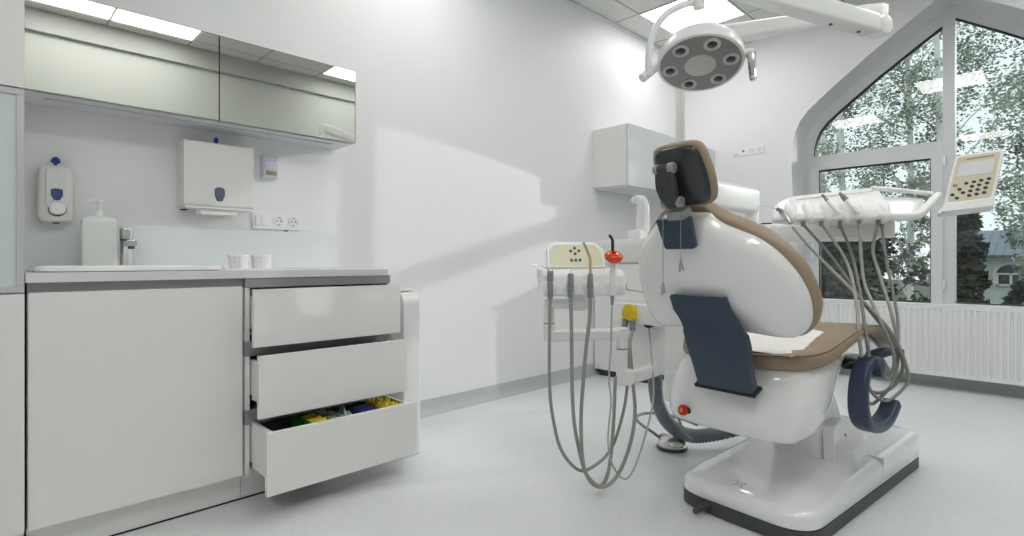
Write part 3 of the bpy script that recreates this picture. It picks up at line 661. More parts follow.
# body under the seat
def bodyring(hw, y0, y1, z, n=3.2, dzb=0.0, cx=0):
    return [V((x, y, z + dzb * (y - y0))) for x, y in sell(hw, (y1 - y0) / 2, n, 80, cx, (y0 + y1) / 2)]
br = [bodyring(.12, -.07, .03, .309, 4, cx=-.04), bodyring(.195, -.115, .04, .313, 3.6, cx=-.035), bodyring(.228, -.138, .060, .324, 3.6, cx=-.030), bodyring(.245, -.150, .09, .350, 3.6, cx=-.025), bodyring(.254, -.154, .13, .39, 3.6, cx=-.020), bodyring(.256, -.150, .17, .43, 3.6, cx=-.016), bodyring(.254, -.140, .20, .475, 3.6, cx=-.014), bodyring(.248, -.124, .245, .52, 3.6, cx=-.010), bodyring(.238, -.105, .30, .552, 4, dzb=.03, cx=-.006), bodyring(.20, -.06, .32, .566, 4, dzb=.03)]
C().rings(br).build('body_shell', 'shell', chair, ang=60)
# seat cushion
ST = [(-.128, .05, .590, .560), (-.122, .11, .598, .551), (-.108, .165, .603, .546), (-.075, .215, .606, .545), (-.03, .243, .611, .551), (.04, .256, .620, .562), (.12, .260, .637, .580), (.20, .260, .652, .600), (.30, .260, .667, .622), (.38, .258, .671, .627), (.46, .255, .667, .622), (.54, .248, .652, .602), (.64, .232, .622, .565), (.76, .205, .590, .530), (.88, .185, .565, .506), (.97, .16, .545, .490), (1.02, .125, .535, .490), (1.04, .07, .528, .498)]
def seat_ring(y, w, zt_, zb_, n=4.5):
    zc, h = (zt_ + zb_) / 2, (zt_ - zb_) / 2
    r = []
    for x, z in sell(1, 1, n, 72):
        zz = zc + z * h
        if z > 0: zz -= 0.010 * (1 - min(1, abs(x) / .82) ** 3) * z
        r.append(V((x * w, y, zz)))
    return r
P = cat([(a, b2, c) for a, b2, c, d in ST], 3); Q = cat([(a, d, 0) for a, b2, c, d in ST], 3)
C().rings([seat_ring(p.x, p.y, p.z, q.y) for p, q in zip(P, Q)]).build('seat_cushion', 'tan', chair, ang=60)
sp = [V((0.262 * 1.0 if abs(a) < 9 else 0, a, 0)) for a, *_ in ST]
# seam piping just under the upper edge of the seat
pp = []
for y, w, zt_, zb_ in ST[1:-1]: pp.append((w * .978, y, zt_ - .0065))
pl = [(-x, y, z) for x, y, z in reversed(pp)]
b = C(); b.tube(pl[::1] + [(0, 0, 0)][:0], .0022, 6, 4); b.tube(pp, .0022, 6, 4); b.tube([pl[-1], (-.05, -.131, .589), (.05, -.131, .589), pp[0]], .0022, 6, 4); b.build('seat_piping', 'seam', chair)
# underside support of the leg section
b = C(); b.rings([seat_ring(y, w * .86, zb_ + .012, zb_ - .03, 3) for y, w, zt_, zb_ in ST[8:-2]]); b.build('leg_support', 'shell', chair)
# backrest frame of reference
BU = V((0, -.385, .923)); BN = V((0, .923, .385)); BX = V((1, 0, 0)); BO = V((0, -.163, .475))
def bk(x, s, d): return BO + BX * x + BU * s + BN * (d + .16 * x * x)
half_r = [(0.0, .192), (.10, .191), (.17, .186), (.225, .184), (.262, .203), (.285, .24), (.292, .295), (.286, .345), (.266, .40), (.232, .455), (.185, .502), (.13, .534), (.088, .556), (.062, .578), (.045, .595), (0.0, .600)]
half_l = [(0.0, .192), (.10, .188), (.17, .184), (.240, .183), (.270, .205), (.284, .25), (.290, .32), (.283, .395), (.260, .458), (.222, .512), (.170, .560), (.125, .592), (.098, .606), (.06, .608), (0.0, .600)]
chalf_r = [(0.0, .205), (.12, .196), (.20, .180), (.245, .182), (.276, .205), (.298, .25), (.302, .30), (.285, .385), (.252, .447), (.206, .500), (.146, .542), (.085, .574), (.055, .596), (.03, .614), (0.0, .628)]
chalf_l = [(0.0, .205), (.12, .196), (.20, .194), (.255, .212), (.286, .26), (.294, .33), (.284, .40), (.257, .474), (.210, .536), (.155, .588), (.11, .620), (.05, .632), (0.0, .628)]
def full(h, hl=None, n=5):
    L = [(p.x, p.y) for p in cat([(a, b2, 0) for a, b2 in h], n)]; L3 = [(p.x, p.y) for p in cat([(a, b2, 0) for a, b2 in (hl or h)], n)]
    return L + [(-x, y) for x, y in reversed(L3[1:-1])]
def lp_ring(L, k, d, c=(0, .40)):
    return [bk(c[0] + (x - c[0]) * k, c[1] + (y - c[1]) * k, d) for x, y in L]
L = full(half_r, half_l)
C().rings([lp_ring(L, .97, .068), lp_ring(L, 1.0, .066), lp_ring(L, 1.0, .058), lp_ring(L, .992, .050), lp_ring(L, .975, .044), lp_ring(L, .955, .036), lp_ring(L, .90, .026), lp_ring(L, .80, .016), lp_ring(L, .6, .006), lp_ring(L, .35, .0), lp_ring(L, .1, -.002)]).build('backrest_shell', 'shell', chair, ang=55)
L2 = full(chalf_r, chalf_l)
C().rings([lp_ring(L2, .92, .064), lp_ring(L2, .975, .066), lp_ring(L2, .995, .073), lp_ring(L2, 1.0, .085), lp_ring(L2, 1.0, .105), lp_ring(L2, .99, .118), lp_ring(L2, .965, .126), lp_ring(L2, .90, .128), lp_ring(L2, .8, .124), lp_ring(L2, .5, .112), lp_ring(L2, .15, .108)]).build('backrest_cushion', 'tan', chair, ang=55)
# navy pads on the back
np_ = [(-.062, .606), (.060, .606), (.056, .505), (-.054, .505)]
C().prism(rpoly(np_, [.006, .006, .012, .012]), BO + BN * -.020 + BX * -.026 + BU * .006, BX, BU, -.012, .008, .004, 3).build('neck_pad', 'navy', chair)
# bracket: flange above, swelling box below
path = [BO + BX * (lerp(.030, -.012, (s - .235) / .075) if s > .15 else lerp(.016, .030, s / .13)) + BU * s + BN * d for s, d in ((.352, -.026), (.345, -.031), (.30, -.034), (.27, -.037), (.245, -.043), (.225, -.049), (.18, -.052), (.12, -.050), (.07, -.044), (.035, -.038), (.018, -.034))]
wid = [(.90, .8), (.96, 1), (.98, 1), (.97, 1), (1.0, 1), (1.06, 1.2), (1.05, 1.4), (1.0, 1.4), (.97, 1.4), (.97, 1.4), (.97, 1.4)]
prof = rrect(-.100, .100, -.034, .0, .010, 4)
C().sweep(path, prof, BX, wid).build('back_bracket', 'navy', chair, ang=45)
b = C(); b.prism(rrect(-.090, .122, -.004, .008, .003), BO + BU * .013, BX, BU, -.018, .0365, .002); b.build('bracket_foot', 'dark', chair)
# headrest
HU, HN = BU, BN; HO = BO + BX * .002 + BU * .622 + BN * .022
hh = [(0.0, 0.008), (.050, .008), (.078, .014), (.092, .034), (.097, .070), (.096, .110), (.091, .150), (.085, .180), (.072, .199), (.045, .207), (0.0, .208)]
HL = full(hh)
def hr(k, d, c=(0, .11)): return [HO + BX * (x * k) + HU * (c[1] + (y - c[1]) * k) + HN * (d + .9 * (x * k) ** 2) for x, y in HL]
C().rings([hr(.90, -.002), hr(.97, .0), hr(1.0, .005), hr(1.005, .014), hr(1.0, .023), hr(.965, .032), hr(.90, .036), hr(.6, .035), hr(.2, .033)]).build('headrest_cushion', 'tan', chair, ang=60)
C().rings([hr(.91, .006, (0, .094)), hr(.92, -.003, (0, .094)), hr(.905, -.008, (0, .094)), hr(.83, -.014, (0, .094)), hr(.6, -.020), hr(.3, -.023), hr(.08, -.024)]).build('headrest_shell', 'headshell', chair, ang=60)
def hp(x, u, d): return HO + BX * x + HU * u + HN * d
KX = -.010
for s, a, b2 in ((-1, .019, .034), (1, .016, .034)):
    b = C(); b.cyl(hp(KX + s * a, .148, -.052), hp(KX + s * b2, .148, -.052), .0165, e=.003); b.build('upper_knuckle', 'alu', chair)
    b = C(); b.cyl(hp(KX + .004 + s * .018, .044, -.058), hp(KX + .004 + s * .034, .044, -.058), .0165, e=.003)
    b.build('lower_knuckle', 'alu', chair)
b = C(); b.cyl(hp(KX - .020, .148, -.052), hp(KX + .017, .148, -.052), .0145)
b.sweep([hp(KX, .160, -.050), hp(KX, .128, -.058), hp(KX + .001, .094, -.066), hp(KX + .003, .06, -.066), hp(KX + .004, .030, -.060)], rrect(-.030, .030, -.011, .011, .005), BX, [(.62, .9), (1, 1.1), (1.06, 1.2), (.88, 1.1), (.42, .9)])
b.build('headrest_link', 'link', chair, ang=45)
b = C()
for q in (-.006, .006): b.cyl(hp(KX + .0335, .148 + q, -.052 - q * .4), hp(KX + .036, .148 + q, -.052 - q * .4), .0022, seg=8)
b.build('knuckle_screw', 'darkgrey', chair)
b = C()
for q in (-.006, .006): b.cyl(hp(KX + .0375, .044 + q, -.058 - q * .4), hp(KX + .040, .044 + q, -.058 - q * .4), .0022, seg=8)
b.build('knuckle_screw', 'darkgrey', chair)
b = C(); b.prism(rrect(-.036, .024, -.012, .016, .005), hp(0, 0, -.045), BX, HU, -.030, .018, .004)
b.prism(rrect(-.03, .018, -.05, -.005, .004), hp(0, 0, -.030), BX, HU, -.004, .006, .002); b.build('headrest_mount', 'alu', chair)
# emergency stop on the body
d_ = V((-.25, -.93, .15)).normalized()
c_ = V((-.150, -.150, .366))
b = C(); b.cyl(c_ - d_ * .03, c_ + d_ * .012, .0125); es = b.build('stop_button_collar', 'black', chair)
b = C(); b.lathe([(.010, .010), (.0185, .015), (.0195, .024), (.0175, .029), (.001, .030)], c_, d_, 24); b.build('stop_button', 'red', es)
b = C()
u_, w_, _ = axes(d_)
for k_ in range(3):
    a = k_ * 2.094 + .3; b.cyl(c_ + d_ * .0295 + (u_ * math.cos(a) + w_ * math.sin(a)) * .006, c_ + d_ * .0305 + (u_ * math.cos(a) + w_ * math.sin(a)) * .006, .0032, seg=10)
b.cyl(c_ + d_ * .0295, c_ + d_ * .0308, .004, seg=12); b.build('button_mark', 'yellow', es)
# folded-down armrest on the right
def arm(t): return V((t[0], t[1], t[2]))
jp = cat([(.272, .36, .545), (.272, .31, .551), (.272, .26, .538), (.272, .225, .50), (.272, .21, .445), (.272, .215, .395), (.272, .24, .355), (.272, .29, .328), (.272, .355, .313), (.272, .42, .312), (.272, .48, .327), (.272, .525, .352), (.272, .545, .370)], 5)
jprof = rrect(-.030, .030, -.016, .016, .013, 5); nj = len(jp)
arml = C().sweep(jp, jprof, BX, [(lerp(.86, 1.05, i / nj * 2.5), lerp(1, 1.25, i / nj * 2)) if i < nj - 2 else (.9, 1.0) for i in range(nj)]).build('armrest', 'navy', chair, ang=50)
b = C(); b.cyl((.235, .325, .530), (.312, .325, .530), .033, e=.006); b.build('pivot_hub', 'navy', arml)
b = C(); b.cyl((.12, .25, .537), (.255, .30, .533), .013); b.cyl((.20, .275, .534), (.240, .295, .533), .018, e=.003); b.build('armrest_shaft', 'black', chair)
b = C(); b.prism(rrect(.18, .262, .30, .40, .01), (0, 0, .548), (1, 0, 0), (0, 1, 0), 0, .006, .001); b.build('armrest_plate', 'alu', chair)
b = C(); b.sweep(cat([(.225, .50, .540), (.232, .55, .546), (.238, .60, .548), (.243, .65, .545), (.246, .69, .538)], 4), rrect(-.026, .026, -.014, .014, .010), (.9, .3, 0), None); b.build('hand_grip', 'navy', chair, ang=50)

# ------------------------------------------------------------------ bib chain and paper sheet
t = empty('bib_chain', chw(0, -.45, 1.0), 'beaded bib chain with two clips hanging down the back of the dental chair', 'bib chain', CH_ROT)
def chain(px, py, z0, z1):
    b = C(); n = int((z0 - z1) / .0042)
    for i in range(n): b.ball((px, py, z0 - i * .0042), .0018, seg=6)
    b.tube([(px, py, z0), (px, py + .012, z0 + .010), (px, py + .03, z0 + .012)], .0015, 6, 4)
    b.build('beads', 'chainsteel', t)
    e = V((px, py, z1))
    c = C(); c.box(-.003, .003, -.002, .002, -.034, .002, .001, mtx=Matrix.Translation(e) @ Matrix.Rotation(.12, 4, 'Y')); c.box(-.003, .003, -.004, .0, -.028, .006, .001, mtx=Matrix.Translation(e + V((.004, -.002, 0))) @ Matrix.Rotation(-.25, 4, 'Y')); c.cyl(e + V((-.005, -.002, -.012)), e + V((.008, -.002, -.012)), .0025, seg=8)
    c.build('clip', 'steel', t)
chain(-.044, -.445, 1.035, .828); chain(.019, -.445, 1.032, .900)
b = C(); G = []
rr_ = random.Random(4)
for i in range(25):
    row = []
    for j in range(25):
        u_, v_ = i / 24, j / 24
        A, B, Cc, D = V((-.16, -.02)), V((-.120, .30)), V((.165, .215)), V((.190, -.100))
        A = V((-.04, -.100))
        p = (A * (1 - v_) + B * v_) * (1 - u_) + (D * (1 - v_) + Cc * v_) * u_
        ys = p.y
        w = next((k for k in range(len(ST) - 1) if ST[k][0] <= ys <= ST[k + 1][0]), 3)
        f = (ys - ST[w][0]) / (ST[w + 1][0] - ST[w][0]); zz = ST[w][2] + (ST[w + 1][2] - ST[w][2]) * f
        row.append(V((p.x, p.y, zz - .004 + .0022 * math.sin(9 * u_ + 2) * math.sin(7 * v_) + .0012 * math.sin(31 * v_ + 4 * u_))))
    G.append(row)
b.rings(G, False, False, closed=False)
o = b.build('paper_sheet', 'paper', None, ang=80); sm = o.modifiers.new('thick', 'SOLIDIFY'); sm.thickness = .0012
tag(o, 'crumpled white paper sheet lying on the tan chair seat', 'paper sheet')

# ------------------------------------------------------------------ spittoon unit beside the chair
unit = empty('spittoon_unit', chw(-.55, .35, 0.39), 'white dental water unit with spittoon, cup filler and suction ports left of the chair', 'dental unit', CH_ROT)
def slab(x0, x1, y0, y1, z0, z1, r, n=4, taper=1.0):
    cx, cy, hx, hy = (x0 + x1) / 2, (y0 + y1) / 2, (x1 - x0) / 2, (y1 - y0) / 2
    return [[V((cx + x * k, cy + y * k, z)) for x, y in sell(hx, hy, n, 64)] for k, z in ((.94 * taper, z0), (taper, z0 + r), (1, z1 - r), (.97, z1 - r * .3), (.92, z1))]
b = C(); b.prism(rpoly([(-.70, .09), (-.415, .09), (-.39, .115), (-.39, .46), (-.70, .46)], [.01, .006, .006, .02, .02]), (0, 0, .415), (1, 0, 0), (0, 1, 0), 0, .235, .006); b.build('lower_box', 'white', unit)
b = C(); b.prism(rrect(-.72, -.40, .095, .46, .04), (0, 0, .72), (1, 0, 0), (0, 1, 0), 0, .17, .006); b.build('upper_box', 'white', unit)
b = C(); b.prism(rrect(-.715, -.41, .098, .45, .03), (0, 0, .645), (1, 0, 0), (0, 1, 0), 0, .085, .003); b.build('middle_box', 'white', unit)
b = C(); b.prism(rrect(-.715, -.405, .10, .455, .04), (0, 0, .886), (1, 0, 0), (0, 1, 0), 0, .010); b.build('tan_groove', 'groove', unit)  # dark tan line under the bowl
b = C(); b.prism(rpoly([(-.625, .770), (-.52, .760), (-.52, .7625), (-.6225, .7725), (-.6225, .795), (-.625, .795)], 0), (0, .0945, 0), (1, 0, 0), (0, 0, 1), -.001, .001); b.build('panel_seam', 'darkgrey', unit)
# spittoon bowl
bw = []
for k, z in ((.90, .893), (.93, .905), (.965, .945), (.99, .970), (1.0, .990), (.985, .998), (.95, .997), (.90, .980), (.72, .945), (.3, .925), (.05, .922)):
    bw.append([V((-.625 + x * k, .27 + y * k, z)) for x, y in sell(.235, .20, 3, 64)])
C().rings(bw).build('spittoon_bowl', 'ceramic', unit, ang=60)
# cup filler tower
b = C(); b.prism(rrect(-.625, -.555, .10, .20, .012), (0, 0, .995), (1, 0, 0), (0, 1, 0), 0, .045, .006); b.build('filler_base', 'white', unit)
tp = cat([(-.578, .15, 1.03), (-.576, .15, 1.08), (-.574, .15, 1.125), (-.578, .15, 1.160), (-.590, .15, 1.178), (-.605, .148, 1.178), (-.615, .146, 1.168)], 5)
C().sweep(tp, rrect(-.026, .026, -.022, .022, .014), (0, 1, 0), [(1, 1.1 - .3 * (i / len(tp))) for i in range(len(tp))]).build('filler_tower', 'white', unit, ang=50)
b = C(); b.cyl((-.610, .146, 1.166), (-.613, .146, 1.154), .006); b.build('filler_spout', 'brass', unit)
# port plate with suction couplings
b = C(); b.prism(rrect(-.665, -.40, .625, .712, .012), (0, .094, 0), (1, 0, 0), (0, 0, 1), -.002, .05, .005); b.build('port_plate', 'white', unit)
b = C(); b.cyl((-.475, .045, .634), (-.475, .08, .634), .020, e=.002); b.build('cable_port', 'black', unit)
b = C(); b.prism(rpoly([(-.588, .645), (-.562, .645), (-.556, .640), (-.526, .640), (-.524, .680), (-.534, .706), (-.556, .713), (-.578, .706), (-.588, .682)], .012), (0, .046, 0), (1, 0, 0), (0, 0, 1), 0, .030, .008, 3)
b.cyl((-.556, .010, .680), (-.556, .02, .680), .014, e=.003); b.build('coupling_cover', 'yellow', unit)
b = C(); b.cyl((-.577, .030, .642), (-.582, .026, .604), .0145, .0125); b.cyl((-.541, .030, .637), (-.536, .026, .598), .0145, .0125); b.build('hose_sleeve', 'handgrey', unit)
# pole up to the lamp and support arms
b = C(); b.cyl((-.585, .455, .9), (-.585, .455, 1.975), .024, seg=28); b.build('lamp_pole', 'white', unit)
b = C(); b.cyl((-.585, .455, .86), (-.585, .455, 1.33), .034, e=.004, seg=28); b.build('pole_socket', 'white', unit)
# bar under the unit that carries the tray post and links to the chair
b = C(); b.prism(rrect(-.44, -.20, .10, .30, .03), (0, 0, .30), (1, 0, 0), (0, 1, 0), 0, .135, .012); b.build('chair_link', 'white', unit)
pj = V((-.448, -.130, 0))
b = C(); b.lathe([(.030, .405), (.036, .410), (.036, .456), (.032, .462)], pj, seg=28)
b.sweep(cat([(-.457, -.14, .432), (-.45, -.05, .432), (-.46, .05, .434), (-.47, .14, .438)], 4), rrect(-.024, .024, -.026, .026, .012), (1, 0, 0)); b.build('tray_arm_bracket', 'white', unit)

# ------------------------------------------------------------------ assistant's tray
tray = empty('assistant_tray', chw(-.46, -.30, .4), 'white assistant instrument tray with small beige control panel left of the chair', 'instrument tray', CH_ROT)
b = C(); b.cyl((-.457, -.14, .455), (-.457, -.14, .545), .0235, seg=28); b.cyl((-.457, -.14, .549), (-.457, -.14, .632), .0255, e=.004, seg=28); b.build('post', 'white', tray)
b = C(); b.cyl((-.457, -.14, .545), (-.457, -.14, .549), .022); b.build('post_ring', 'groove', tray)
b = C()
A_, B_ = V((-0.4487, -0.1978, 0.6118)), V((-0.5954, -0.4110, 0.6145))
A_ = V((-.457, -.14, .607)); 
b.prism(rrect(0, (B_ - A_).to_2d().length, -.022, .022, .02), A_, (V((B_.x - A_.x, B_.y - A_.y, 0))), (0, 0, 1), -.024, .024, .012, 3); b.build('swing_arm', 'white', tray)
b = C(); b.cyl(V((B_.x, B_.y, .585)), V((B_.x, B_.y, .735)), .021, e=.005, seg=28); b.build('arm_pivot', 'white', tray)
b = C(); b.cyl(V((B_.x, B_.y, .655)), V((B_.x, B_.y, .659)), .0215); b.build('pivot_ring', 'groove', tray)
# tray body: long axis TU, front towards TF
TA, TB = V((-0.5360, -0.4966, 0.7696)), V((-0.3673, -0.2243, 0.7670))
TU = (TB - TA); TU.z = 0; TL = TU.length; TU.normalize(); TF = V((TU.y, -TU.x, 0)); TF.normalize()
if TF.y > 0: TF = -TF
Zt = 0.770
def tp_(u, f, z): return V((TA.x, TA.y, Zt)) + TU * u + TF * f + V((0, 0, z))
fp = rpoly([(0, 0), (.004, .03), (-.006, .075), (-.030, .098), (-.125, .102), (-.135, .07), (-.10, .012), (-.03, -.004)], [.008, .01, .02, .02, .012, .02, .02, .01], 4)
rs = []
for u, k in ((0.004, .86), (0, .93), (.004, 1), (.012, 1), (TL - .025, 1), (TL - .012, .99), (TL - .004, .94), (TL, .86)):
    sl = .0 if u < .1 else 0
    rs.append([tp_(u, -.06 + (f + .06) * k, .05 + (z - .05) * k) for f, z in fp])
C().rings(rs).build('tray_body', 'white', tray, ang=40)
b = C(); b.box(.118, .178, -.10, -.045, -.062, .012, .008, 3, mtx=Matrix(((TU.x, TF.x, 0, TA.x), (TU.y, TF.y, 0, TA.y), (0, 0, 1, Zt), (0, 0, 0, 1)))); b.build('tray_stem', 'white', tray)
b = C(); b.prism(rrect(.012, .20, -.052, -.018, .012), tp_(0, -.07, 0), TU, V((0, 0, 1)), -.03, .03, .006); b.build('tray_link', 'white', tray)
# control panel behind the tray
CU = TU; CV = (V((0, 0, 1)) - TF * .45).normalized()
CO = tp_(.034, -.10, .100)
b = C(); b.prism(rpoly([(0, 0), (.234, 0), (.234, .074), (.206, .112), (.032, .112), (.004, .086)], [.004, .004, .03, .03, .03, .03], 7), CO, CU, CV, -.012, .012, .005, 3); pan = b.build('control_panel', 'white', tray)
side = 1 if CU.cross(CV).dot(TF) > 0 else -1
def faceoff(a, b2): return (a, b2) if side > 0 else (-b2, -a)
b = C(); b.prism(rpoly([(.010, .004), (.225, .004), (.225, .068), (.200, .099), (.036, .099), (.013, .077)], [.004, .004, .022, .022, .022, .022], 7), CO, CU, CV, *faceoff(.0118, .0130)); foil = b.build('panel_foil', 'beigepale', pan)
for (u, v) in ((.116, .083), (.099, .070), (.132, .071), (.116, .058), (.099, .030), (.116, .030), (.133, .031)):
    b = C(); b.prism(sell(.0062, .0062, 2, 20, u, v), CO, CU, CV, *faceoff(.013, .0145)); b.build('panel_key', 'key', foil)
# instruments of the tray, each with its own hose
GRP = 'instruments on the assistant tray'
US = [.024, .100, .175, .262]
hub = []
def socket_ring(i): 
    b = C(); b.lathe([(.018, 0), (.027, .004), (.027, .009), (.018, .017)], tp_(US[i], -.004, .034), TF, 20); b.build('holder', 'white', tray)
for i in range(4): socket_ring(i)
def holder_pt(i, f, z): return tp_(US[i], f, z)
def hose(parent, pts, r, m='hose', n=9): return MB(CH).tube(pts, r, 10, n).build('hose', m, parent)
# syringe
t = empty('air_water_syringe', chw(*holder_pt(0, .018, 0)), 'grey air water syringe with thin steel needle at the left end of the assistant tray', 'syringe', CH_ROT)
b = C(); b.cyl(holder_pt(0, .018, -.012), holder_pt(0, .018, .055), .010, .011, e=.002); b.cyl(holder_pt(0, .018, .055), holder_pt(0, .018, .090), .0125, .0115, e=.002); b.build('body', 'handgrey', t)
b = C(); b.ball(holder_pt(0, .020, .092), .0115, 1, 1, .8); b.cyl(holder_pt(0, .03, .078), holder_pt(0, .036, .078), .006); b.build('head', 'steel', t)
b = C(); b.tube([holder_pt(0, .020, .094), tp_(US[0] - .025, .02, .108), tp_(US[0] - .05, .02, .116), tp_(US[0] - .072, .02, .117)], .0016, 8); b.build('needle', 'steel', t)
hose(t, [holder_pt(0, .018, -.005), (-0.5207, -0.4778, 0.6428), (-0.5281, -0.4709, 0.4543), (-0.5300, -0.4574, 0.3354), (-0.5231, -0.4171, 0.1855), (-0.4936, -0.3488, 0.0979), (-0.4706, -0.2725, 0.1097), (-0.4537, -0.2040, 0.1656), (-0.4484, -0.1497, 0.2754), (-0.4551, -0.1103, 0.3845), (-0.4912, -0.0594, 0.5289), V((-.582, .026, .606))], .0064)
t = empty('suction_handpiece', chw(*holder_pt(1, .018, 0)), 'plain grey suction handpiece without tip second from the left on the assistant tray', 'handpiece', CH_ROT)
b = C(); b.cyl(holder_pt(1, .022, -.006), holder_pt(1, .022, .030), .011, .0125, e=.002); b.cyl(holder_pt(1, .022, .030), holder_pt(1, .022, .084), .0130, .0110, e=.003); b.build('body', 'handgrey', t)
b = C(); b.cyl(holder_pt(1, .022, .083), holder_pt(1, .022, .096), .007, .004); b.build('nose', 'white', t)
hose(t, [holder_pt(1, .022, .0), (-0.4692, -0.4140, 0.6428), (-0.4751, -0.4054, 0.4543), (-0.4845, -0.3852, 0.2948), (-0.4772, -0.3603, 0.1665), (-0.4674, -0.3323, 0.0827), (-0.4430, -0.2861, 0.0365), (-0.4358, -0.2454, 0.0863), (-0.4380, -0.2164, 0.2351), (-0.4397, -0.2025, 0.4009), (-0.4516, -0.1854, 0.4399)], .0070)
t = empty('saliva_ejector', chw(*holder_pt(2, .018, 0)), 'grey handpiece with bent tan suction tip third from the left on the assistant tray', 'handpiece', CH_ROT)
b = C(); b.cyl(holder_pt(2, .022, -.006), holder_pt(2, .022, .030), .0105, .012, e=.002); b.cyl(holder_pt(2, .022, .030), holder_pt(2, .022, .084), .0125, .0095, e=.003); b.build('body', 'handgrey', t)
b = C(); b.tube([holder_pt(2, .022, .08), holder_pt(2, .022, .118), holder_pt(2, .022, .138), tp_(US[2] - .006, .022, .156), tp_(US[2] - .018, .020, .184), tp_(US[2] - .026, .018, .200)], [.0058, .0055, .0055, .0055, .0055, .0060], 12); b.build('suction_tip', 'tantip', t)
hose(t, [holder_pt(2, .022, .0), (-0.4270, -0.3618, 0.6801), (-0.4340, -0.3705, 0.5869), (-0.4483, -0.3722, 0.4543), (-0.4609, -0.3719, 0.2978), (-0.4631, -0.3587, 0.1398), (-0.4495, -0.3260, 0.0562), (-0.4218, -0.2758, 0.0407), (-0.4012, -0.2186, 0.0902), (-0.3938, -0.1616, 0.1959), (-0.4030, -0.1253, 0.3050), (-0.4342, -0.1003, 0.4192), (-0.4795, -0.0609, 0.5513), V((-.536, .026, .60))], .0072)
t = empty('curing_light', chw(*holder_pt(3, .018, 0)), 'white curing light with orange shield and bent black tip on the assistant tray', 'curing light', CH_ROT)
b = C(); b.cyl(holder_pt(3, .016, .0), holder_pt(3, .018, .130), .0115, .0105, e=.003); b.build('body', 'white', t)
b = C(); b.lathe([(.010, 0), (.024, .003), (.033, .011), (.035, .019), (.033, .027), (.025, .034), (.010, .037), (.009, .034), (.022, .031), (.030, .025), (.032, .018), (.010, .004)], holder_pt(3, .020, .130), V((TF.x * .50, TF.y * .50, .86)), 28); b.build('light_shield', 'orange', t)
b = C(); b.tube([holder_pt(3, .018, .130), holder_pt(3, .018, .190), holder_pt(3, .016, .207), tp_(US[3] - .004, .013, .219), tp_(US[3] - .011, .010, .228)], [.0062, .0060, .0058, .0055, .0048], 12); b.build('light_guide', 'black', t)
b = C(); b.cyl(holder_pt(3, .014, .012), holder_pt(3, .012, -.035), .0085, .0055); b.build('strain_relief', 'handgrey', t)
hose(t, [holder_pt(3, .012, -.03), (-0.3821, -0.2903, 0.6865), (-0.3833, -0.2918, 0.5854), (-0.3946, -0.2899, 0.4521), (-0.3965, -0.2764, 0.3667), (-0.4103, -0.2775, 0.2197), (-0.4116, -0.2473, 0.1133), (-0.4008, -0.1862, 0.0513), (-0.3985, -0.1197, 0.1027), (-0.3990, -0.0408, 0.2506), (-0.4182, 0.0150, 0.3562), (-0.4555, 0.0483, 0.5223), (-0.4883, 0.0713, 0.6366)], .0036, 'hoselight')

# ------------------------------------------------------------------ floor items beside the chair
def W3(): return MB()
t = empty('suction_hose', (1.3985, 2.4645, 0.0557), 'thick ribbed blue grey hose curving down to the floor beside the chair base', 'hose')
hp_ = cat([(1.3003, 2.2216, 0.3788), (1.2913, 2.2410, 0.3095), (1.2906, 2.2688, 0.2299), (1.3049, 2.3120, 0.1490), (1.3396, 2.3616, 0.0939), (1.3903, 2.4205, 0.0686), (1.4579, 2.4966, 0.0765), (1.5414, 2.6388, 0.0976)], 26)
b = W3(); T0 = None; rs = []
u0, w0, _ = axes(hp_[1] - hp_[0]); T = (hp_[1] - hp_[0]).normalized(); dist = 0
for i, p in enumerate(hp_):
    T2 = (hp_[min(i + 1, len(hp_) - 1)] - hp_[max(i - 1, 0)]).normalized(); q = T.rotation_difference(T2); u0 = q @ u0; w0 = q @ w0; T = T2
    r_ = .0315 + (.0018 if i % 4 in (0, 1) else -.0012)
    rs.append([p + (u0 * math.cos(a) + w0 * math.sin(a)) * r_ for a in [2 * math.pi * j / 24 for j in range(24)]])
b.rings(rs).build('ribbed_hose', 'corr', t, ang=80)
b = W3(); b.tube([(1.3713, 2.2940, 0.2081), (1.3860, 2.2947, 0.1558), (1.4021, 2.3111, 0.1052), (1.4198, 2.3434, 0.0744)], [.006, .007, .008, .007], 8); b.build('strap', 'handgrey', t)
t = empty('foot_switch', (1.3095, 2.3595, 0.0255), 'round steel foot switch with grey cable on the floor beside the ribbed hose', 'foot switch')
fc = V((1.3044, 2.3687, 0.0269)); fc.z = 0
b = W3(); b.lathe([(.066, .001), (.072, .006), (.072, .012), (.068, .016), (.06, .017)], fc, seg=40); b.build('housing', 'darkgrey', t)
b = W3(); b.lathe([(.066, .016), (.067, .022), (.063, .038), (.048, .054), (.02, .063), (.001, .064)], fc, seg=40); b.build('pedal_disc', 'pedal', t)
b = W3(); b.box(-.012, .012, -.02, .02, .012, .05, .004, mtx=Matrix.Translation(fc + V((-.065, .03, 0)))); b.build('cable_guard', 'handgrey', t)
b = W3(); b.tube([fc + V((-.07, .03, .02)), (1.2018, 2.3497, 0.0657), (1.1272, 2.3879, 0.0709), (1.0635, 2.4372, 0.0779), (1.0324, 2.5197, 0.0787), (1.0507, 2.6098, 0.0727), (1.1117, 2.6720, 0.0618), (1.2108, 2.6731, 0.0551), (1.2935, 2.6431, 0.0528)], .0075, 10); b.build('cable', 'handgrey', t)

